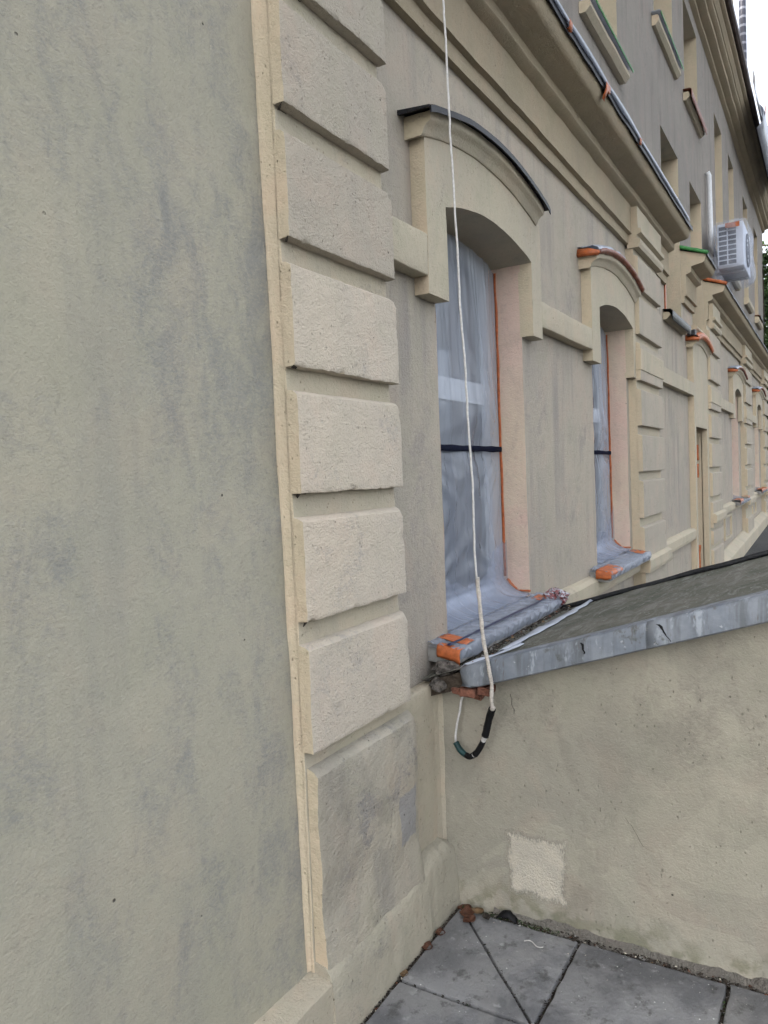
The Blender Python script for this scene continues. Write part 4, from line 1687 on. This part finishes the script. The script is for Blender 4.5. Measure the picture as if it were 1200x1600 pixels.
def on_roof(r):
    x = r.uniform(2.36, 3.66)
    y = -.138 - abs(r.gauss(0, .028)) - .05 * (x < 2.6) * r.random()
    return x, y, RZ(y) + r.uniform(0, .014)
chips('debris', 520, on_roof, .003, .012, 'dark dirt, chips and leaf scraps along the joint of sill and felt roof', ['dirt', 'brick', 'leaf_b', 'stone'])
def at_foot(r):
    if r.random() < .5:
        return r.uniform(.9, 2.37), r.uniform(-.134, -.122), r.uniform(-.022, -.004)
    return 2.372 - abs(r.gauss(0, .009)) + .004, r.uniform(-2.0, -.13), r.uniform(-.022, .004)
chips('debris', 3200, at_foot, .002, .010, 'dark dirt and chips filling the joint at the foot of the walls', ['dirt', 'leaf_a', 'stone', 'patch'])
def joints(r):
    q = r.random()
    if q < .25:
        t_ = r.random()
        return lerp(1.93, 2.37, t_) + r.gauss(0, .003), lerp(-.56, -.14, t_) + r.gauss(0, .003), -.012 + r.uniform(-.006, .008)
    if q < .6:
        return r.uniform(1.4, 2.37), r.choice((-.562, -1.012)) + r.gauss(0, .004), -.012 + r.uniform(-.006, .008)
    return r.choice((1.928, 1.481)) + r.gauss(0, .004), r.uniform(-1.5, -.13), -.012 + r.uniform(-.006, .008)
chips('debris', 1300, joints, .002, .0075, 'dirt and moss crumbs in the open joints between the slabs', ['dirt', 'leaf_green', 'stone'])

# fallen leaves and scraps in the corner
def leaf(label, x, y, z, ang, size, mat, curl=.3):
    m = MB()
    rows = []
    n = 8
    for i in range(n + 1):
        t_ = i / n
        w = size * .42 * sin(pi * t_ ** .8) ** .8 * (1 + .25 * noise.noise(Vector((t_ * 9, x * 40, 0)))) + .0003
        l_ = (t_ - .5) * size
        r = []
        for k in (-1, -.5, 0, .5, 1):
            px, py_ = l_, k * w
            pz_ = curl * size * (abs(k) ** 1.6 * .35 + (t_ - .5) ** 2 * .8) + .002
            r.append((x + px * cos(ang) - py_ * sin(ang), y + px * sin(ang) + py_ * cos(ang), z + pz_))
        rows.append(r)
    m.grid(rows)
    o = m.build('fallen_leaf', mat, None, smooth='all', solid=.0008)
    return tag(top_at(o, (x, y, z)), label, 'leaf', 'dead leaves on the paving')


LV = [(2.315, -.178, .4, .060, 'leaf_a', 'largest rust brown leaf in the paving corner'), (2.345, -.205, 1.7, .045, 'leaf_b', 'tan leaf right of the largest leaf in the corner'),
      (2.285, -.20, 2.6, .05, 'leaf_a', 'brown leaf on the tip of the cracked slab'), (2.33, -.245, .9, .035, 'dirt', 'blackened leaf beside the slab crack'),
      (2.355, -.150, 2.1, .05, 'leaf_a', 'brown leaf tucked into the wall corner'), (2.10, -.133, .15, .045, 'leaf_a', 'brown leaf in the joint under the near pier'),
      (2.19, -.136, .5, .04, 'leaf_a', 'reddish leaf in the plinth joint near the corner'), (1.95, -.131, .1, .03, 'leaf_b', 'small leaf scrap low in the plinth joint')]
for x, y, a, s_, mt, lb in LV:
    leaf(lb, x, y, .004 if y < -.15 else -.006, a, s_, mt, .5)
# black rag at the foot of the lean-to
m = MB()
rows = []
for i in range(9):
    u = i / 8
    rows.append([(2.375 - .03 * v + .008 * noise.noise(Vector((u * 4, v * 4, 0))), lerp(-.275, -.345, u) + .01 * noise.noise(Vector((v * 5, u, 3))),
                  .004 + .026 * sin(pi * u) * (1 - abs(v - .4)) + .012 * abs(noise.noise(Vector((u * 7, v * 5, 9))))) for v in (0, .25, .5, .75, 1)])
m.grid(rows)
tag(top_at(m.build('black_scrap', 'black_tape', None, smooth='all', solid=.002), (2.36, -.31, 0)), 'black crumpled scrap lying against the foot of the lean-to', 'scrap')
# white squiggle of string on a slab and a bit of paper on the wall
m = MB()
m.tube([(2.27 + .010 * sin(i * .55) , -.405 - .006 * i, .004) for i in range(12)], .0018, 5)
tag(top_at(m.build('string', 'cord', None, smooth='all'), (2.27, -.43, .002)), 'short curled white string on the slab by the lean-to', 'string')

# ------------------------------------------------------------------ greenery past the far corner
def tree(label, x, y, z0, h, rx, n, seed, trunk=True):
    t = thing('tree', label, 'tree', (x, y, z0), 'trees past the far corner')
    r = random.Random(seed)
    m = MB()
    m.tube([(x, y, z0), (x + .1, y + .05, z0 + h * .3), (x - .05, y, z0 + h * .6), (x + .05, y, z0 + h * .9)], [.16, .12, .08, .02], 8)
    for k in range(9):
        a = r.uniform(0, 2 * pi)
        zb = z0 + h * r.uniform(.2, .75)
        m.tube([(x, y, zb), (x + cos(a) * rx * .5, y + sin(a) * rx * .5, zb + .3), (x + cos(a) * rx * .85, y + sin(a) * rx * .85, zb + .6)], [.05, .03, .01], 6)
    m.build('trunk', 'bark', t, smooth='all')
    m = MB()
    cl = []
    for k in range(46):
        a, q = r.uniform(0, 2 * pi), r.random() ** .5
        zz = r.random()
        wd = rx * (1 - .5 * abs(zz - .45)) * q
        cl.append((Vector((x + cos(a) * wd, y + sin(a) * wd, z0 + h * (.12 + .86 * zz))), r.uniform(.25, .55)))
    for i in range(n):
        c, s_ = r.choice(cl)
        d = Vector((r.gauss(0, 1), r.gauss(0, 1), r.gauss(0, .8)))
        d = d.normalized() * s_ * r.random() ** .4
        p = c + d
        u = Vector((r.gauss(0, 1), r.gauss(0, 1), r.gauss(0, 1))).normalized() * r.uniform(.035, .075)
        v = u.orthogonal().normalized() * u.length * .6
        m.face([p - u, p + v, p + u, p - v])
    m.build('crown', 'leaf_green', t, weld=0, fix=False)


tree('dark green tree just past the far corner of the building', 20.7, -.2, .35, 6.3, 1.4, 9000, 5)
tree('tall green tree farther off, its top against the sky', 26, -.6, .4, 11.5, 2.4, 9000, 8)
# ivy stems on the corner itself
t = thing('ivy', 'ragged ivy climbing the far corner of the building', 'ivy', (18.75, -.02, .4))
m = MB()
r = random.Random(12)
for k in range(4):
    m.tube([(18.7 + .04 * sin(k * 2 + i), -.012, .4 + .3 * i) for i in range(19)], .010, 5)
m.build('stem', 'bark', t)
m = MB()
for i in range(900):
    z = r.uniform(.6, 6.1)
    p = Vector((18.72 + r.uniform(-.06, .14) + .05 * sin(z * 4), -.02 - r.random() * .10, z))
    u = Vector((r.gauss(0, .5), r.gauss(0, 1), r.gauss(0, 1))).normalized() * r.uniform(.03, .06)
    v = u.orthogonal().normalized() * u.length * .8
    m.face([p - u, p + v, p + u, p - v])
m.build('foliage', 'leaf_green', t, weld=0, fix=False)

# film and tape left in the door opening
t = thing('door_film', 'strip of white film with orange tape inside the door jamb', 'plastic film', (9.27, .06, .3))
m = MB()
m.grid([[(9.284 - .012 * abs(noise.noise(Vector((z * 3, y * 8, 0)))), y, z) for y in (.075, .10, .14, .2)] for z in [.25 + .1 * i for i in range(17)]])
m.build('film', 'film_white', t, smooth='all', solid=.001)
for z0, z1 in ((1.60, 1.78), (1.40, 1.56), (.33, .62)):
    m = MB()
    rows = []
    for i in range(7):
        z = lerp(z0, z1, i / 6)
        w = .012 * noise.noise(Vector((z * 9, 3, 0)))
        rows.append([(9.286, .035 + w, z), (9.276, .055 + w, z), (9.270, .085 + w, z)])
    m.grid(rows)
    m.build('tape_patch', 'orange', t, smooth='all', solid=.001)

# second, whiter layer of film bunched at the bottom of the near windows
for par, o in ((sheet1, OK['w1']), (sheet2, OK['w2'])):
    x0, x1, z0 = o['x0'], o['x1'], o['z0']
    rows = []
    for j in range(41):
        v = j / 40
        row = []
        for i in range(71):
            u = i / 70
            x = lerp(x0 + .006, x1 - .006, u)
            zt = z0 + .16 + .16 * (1 - sin(pi * u)) + .10 * noise.noise(Vector((x * 4, 2, x0))) + .05 * noise.noise(Vector((x * 13, 2, x0)))
            if v < .5:
                z, y = lerp(zt, z0 + .085, v / .5), .112
            else:
                a = (v - .5) / .5
                z, y = z0 + .085 - .066 * sin(a * pi / 2), .112 - .125 * a ** 1.5
            an = math.atan2(z - z0 - .02 - (.1 - y), x - x1 + .02)
            fo = .010 * abs(noise.noise(Vector((an * 9, x * 2, 3)))) + .006 * noise.noise(Vector((x * 20, y * 6 + z * 6, 1)))
            e = min(1, min(u, 1 - u) * 12)
            row.append((x, y - fo * e * (1 if v < .7 else .4), z + fo * e * (.3 if v < .6 else .9)))
        rows.append(row)
    m = MB()
    m.grid(rows)
    m.build('sheet_overlap', 'film_clear', par, smooth='all')

# dark crumbs in near pier joints, drawn out as painted contact shadow; fine cracks
rr = random.Random(4)
for zj in JOINT[1:7]:
    m = MB()
    n = 9
    top, bot = [], []
    L_ = rr.uniform(.04, .30)
    for i in range(n + 1):
        u = i / n
        x = 1.586 + L_ * u
        h = (.007 * max(0, 1 - u * L_ / .03) + .0018) * (1 + .8 * noise.noise(Vector((u * 6, zj * 9, 0))))
        top.append((x, -.088 + .03 * min(1, u * 2.) , zj - .0008))
        bot.append((x, -.078 + .03 * min(1, u * 2.), zj - .0008 - h))
    m.grid([top, bot])
    m.build('joint_crumb_shade', 'dirt', PA, solid=.002)
for pts, w_ in (([(-.262, .80), (-.270, .785), (-.268, .768), (-.273, .745)], .0012), ([(-.335, .79), (-.342, .77), (-.340, .752), (-.348, .735), (-.345, .715)], .0009),
                ([(-.715, .43), (-.735, .405), (-.752, .375), (-.765, .350), (-.79, .338), (-.82, .335)], .0008)):  # the last, curved one draws the shadowed edge of a trowel mark
    m = MB()
    fine_p = []
    for (a0, b0), (a1, b1) in zip(pts, pts[1:]):
        for k in range(5):
            y, z = lerp(a0, a1, k / 5), lerp(b0, b1, k / 5)
            fine_p.append((y + .003 * noise.noise(Vector((y * 60, z * 60, 1))), z + .003 * noise.noise(Vector((y * 60, z * 60, 8)))))
    m.grid([[(shed_x(y, z) - .0012, y - w_, z), (shed_x(y, z) - .0012, y + w_, z + w_ * .5)] for y, z in fine_p])
    m.build('crack', 'dirt', lwall)

# flecks of plaster and paint dropped on the slabs
def on_slab(r):
    q = r.random()
    if q < .45:
        return 2.36 - abs(r.gauss(0, .07)), r.uniform(-1.4, -.14), .0015
    return r.uniform(1.5, 2.36), r.uniform(-1.4, -.14), .0015
chips('debris', 170, on_slab, .0012, .004, 'pale flecks of plaster and grit scattered over the slabs', ['stone', 'patch', 'dirt', 'dirt', 'leaf_b'])
def moss(r):
    return 2.371 - abs(r.gauss(0, .006)), r.uniform(-.5, -.14), r.uniform(-.012, .006)
chips('debris', 260, moss, .002, .006, 'moss and wet crumbs in the inner corner of the paving', ['leaf_green', 'dirt', 'leaf_a'])
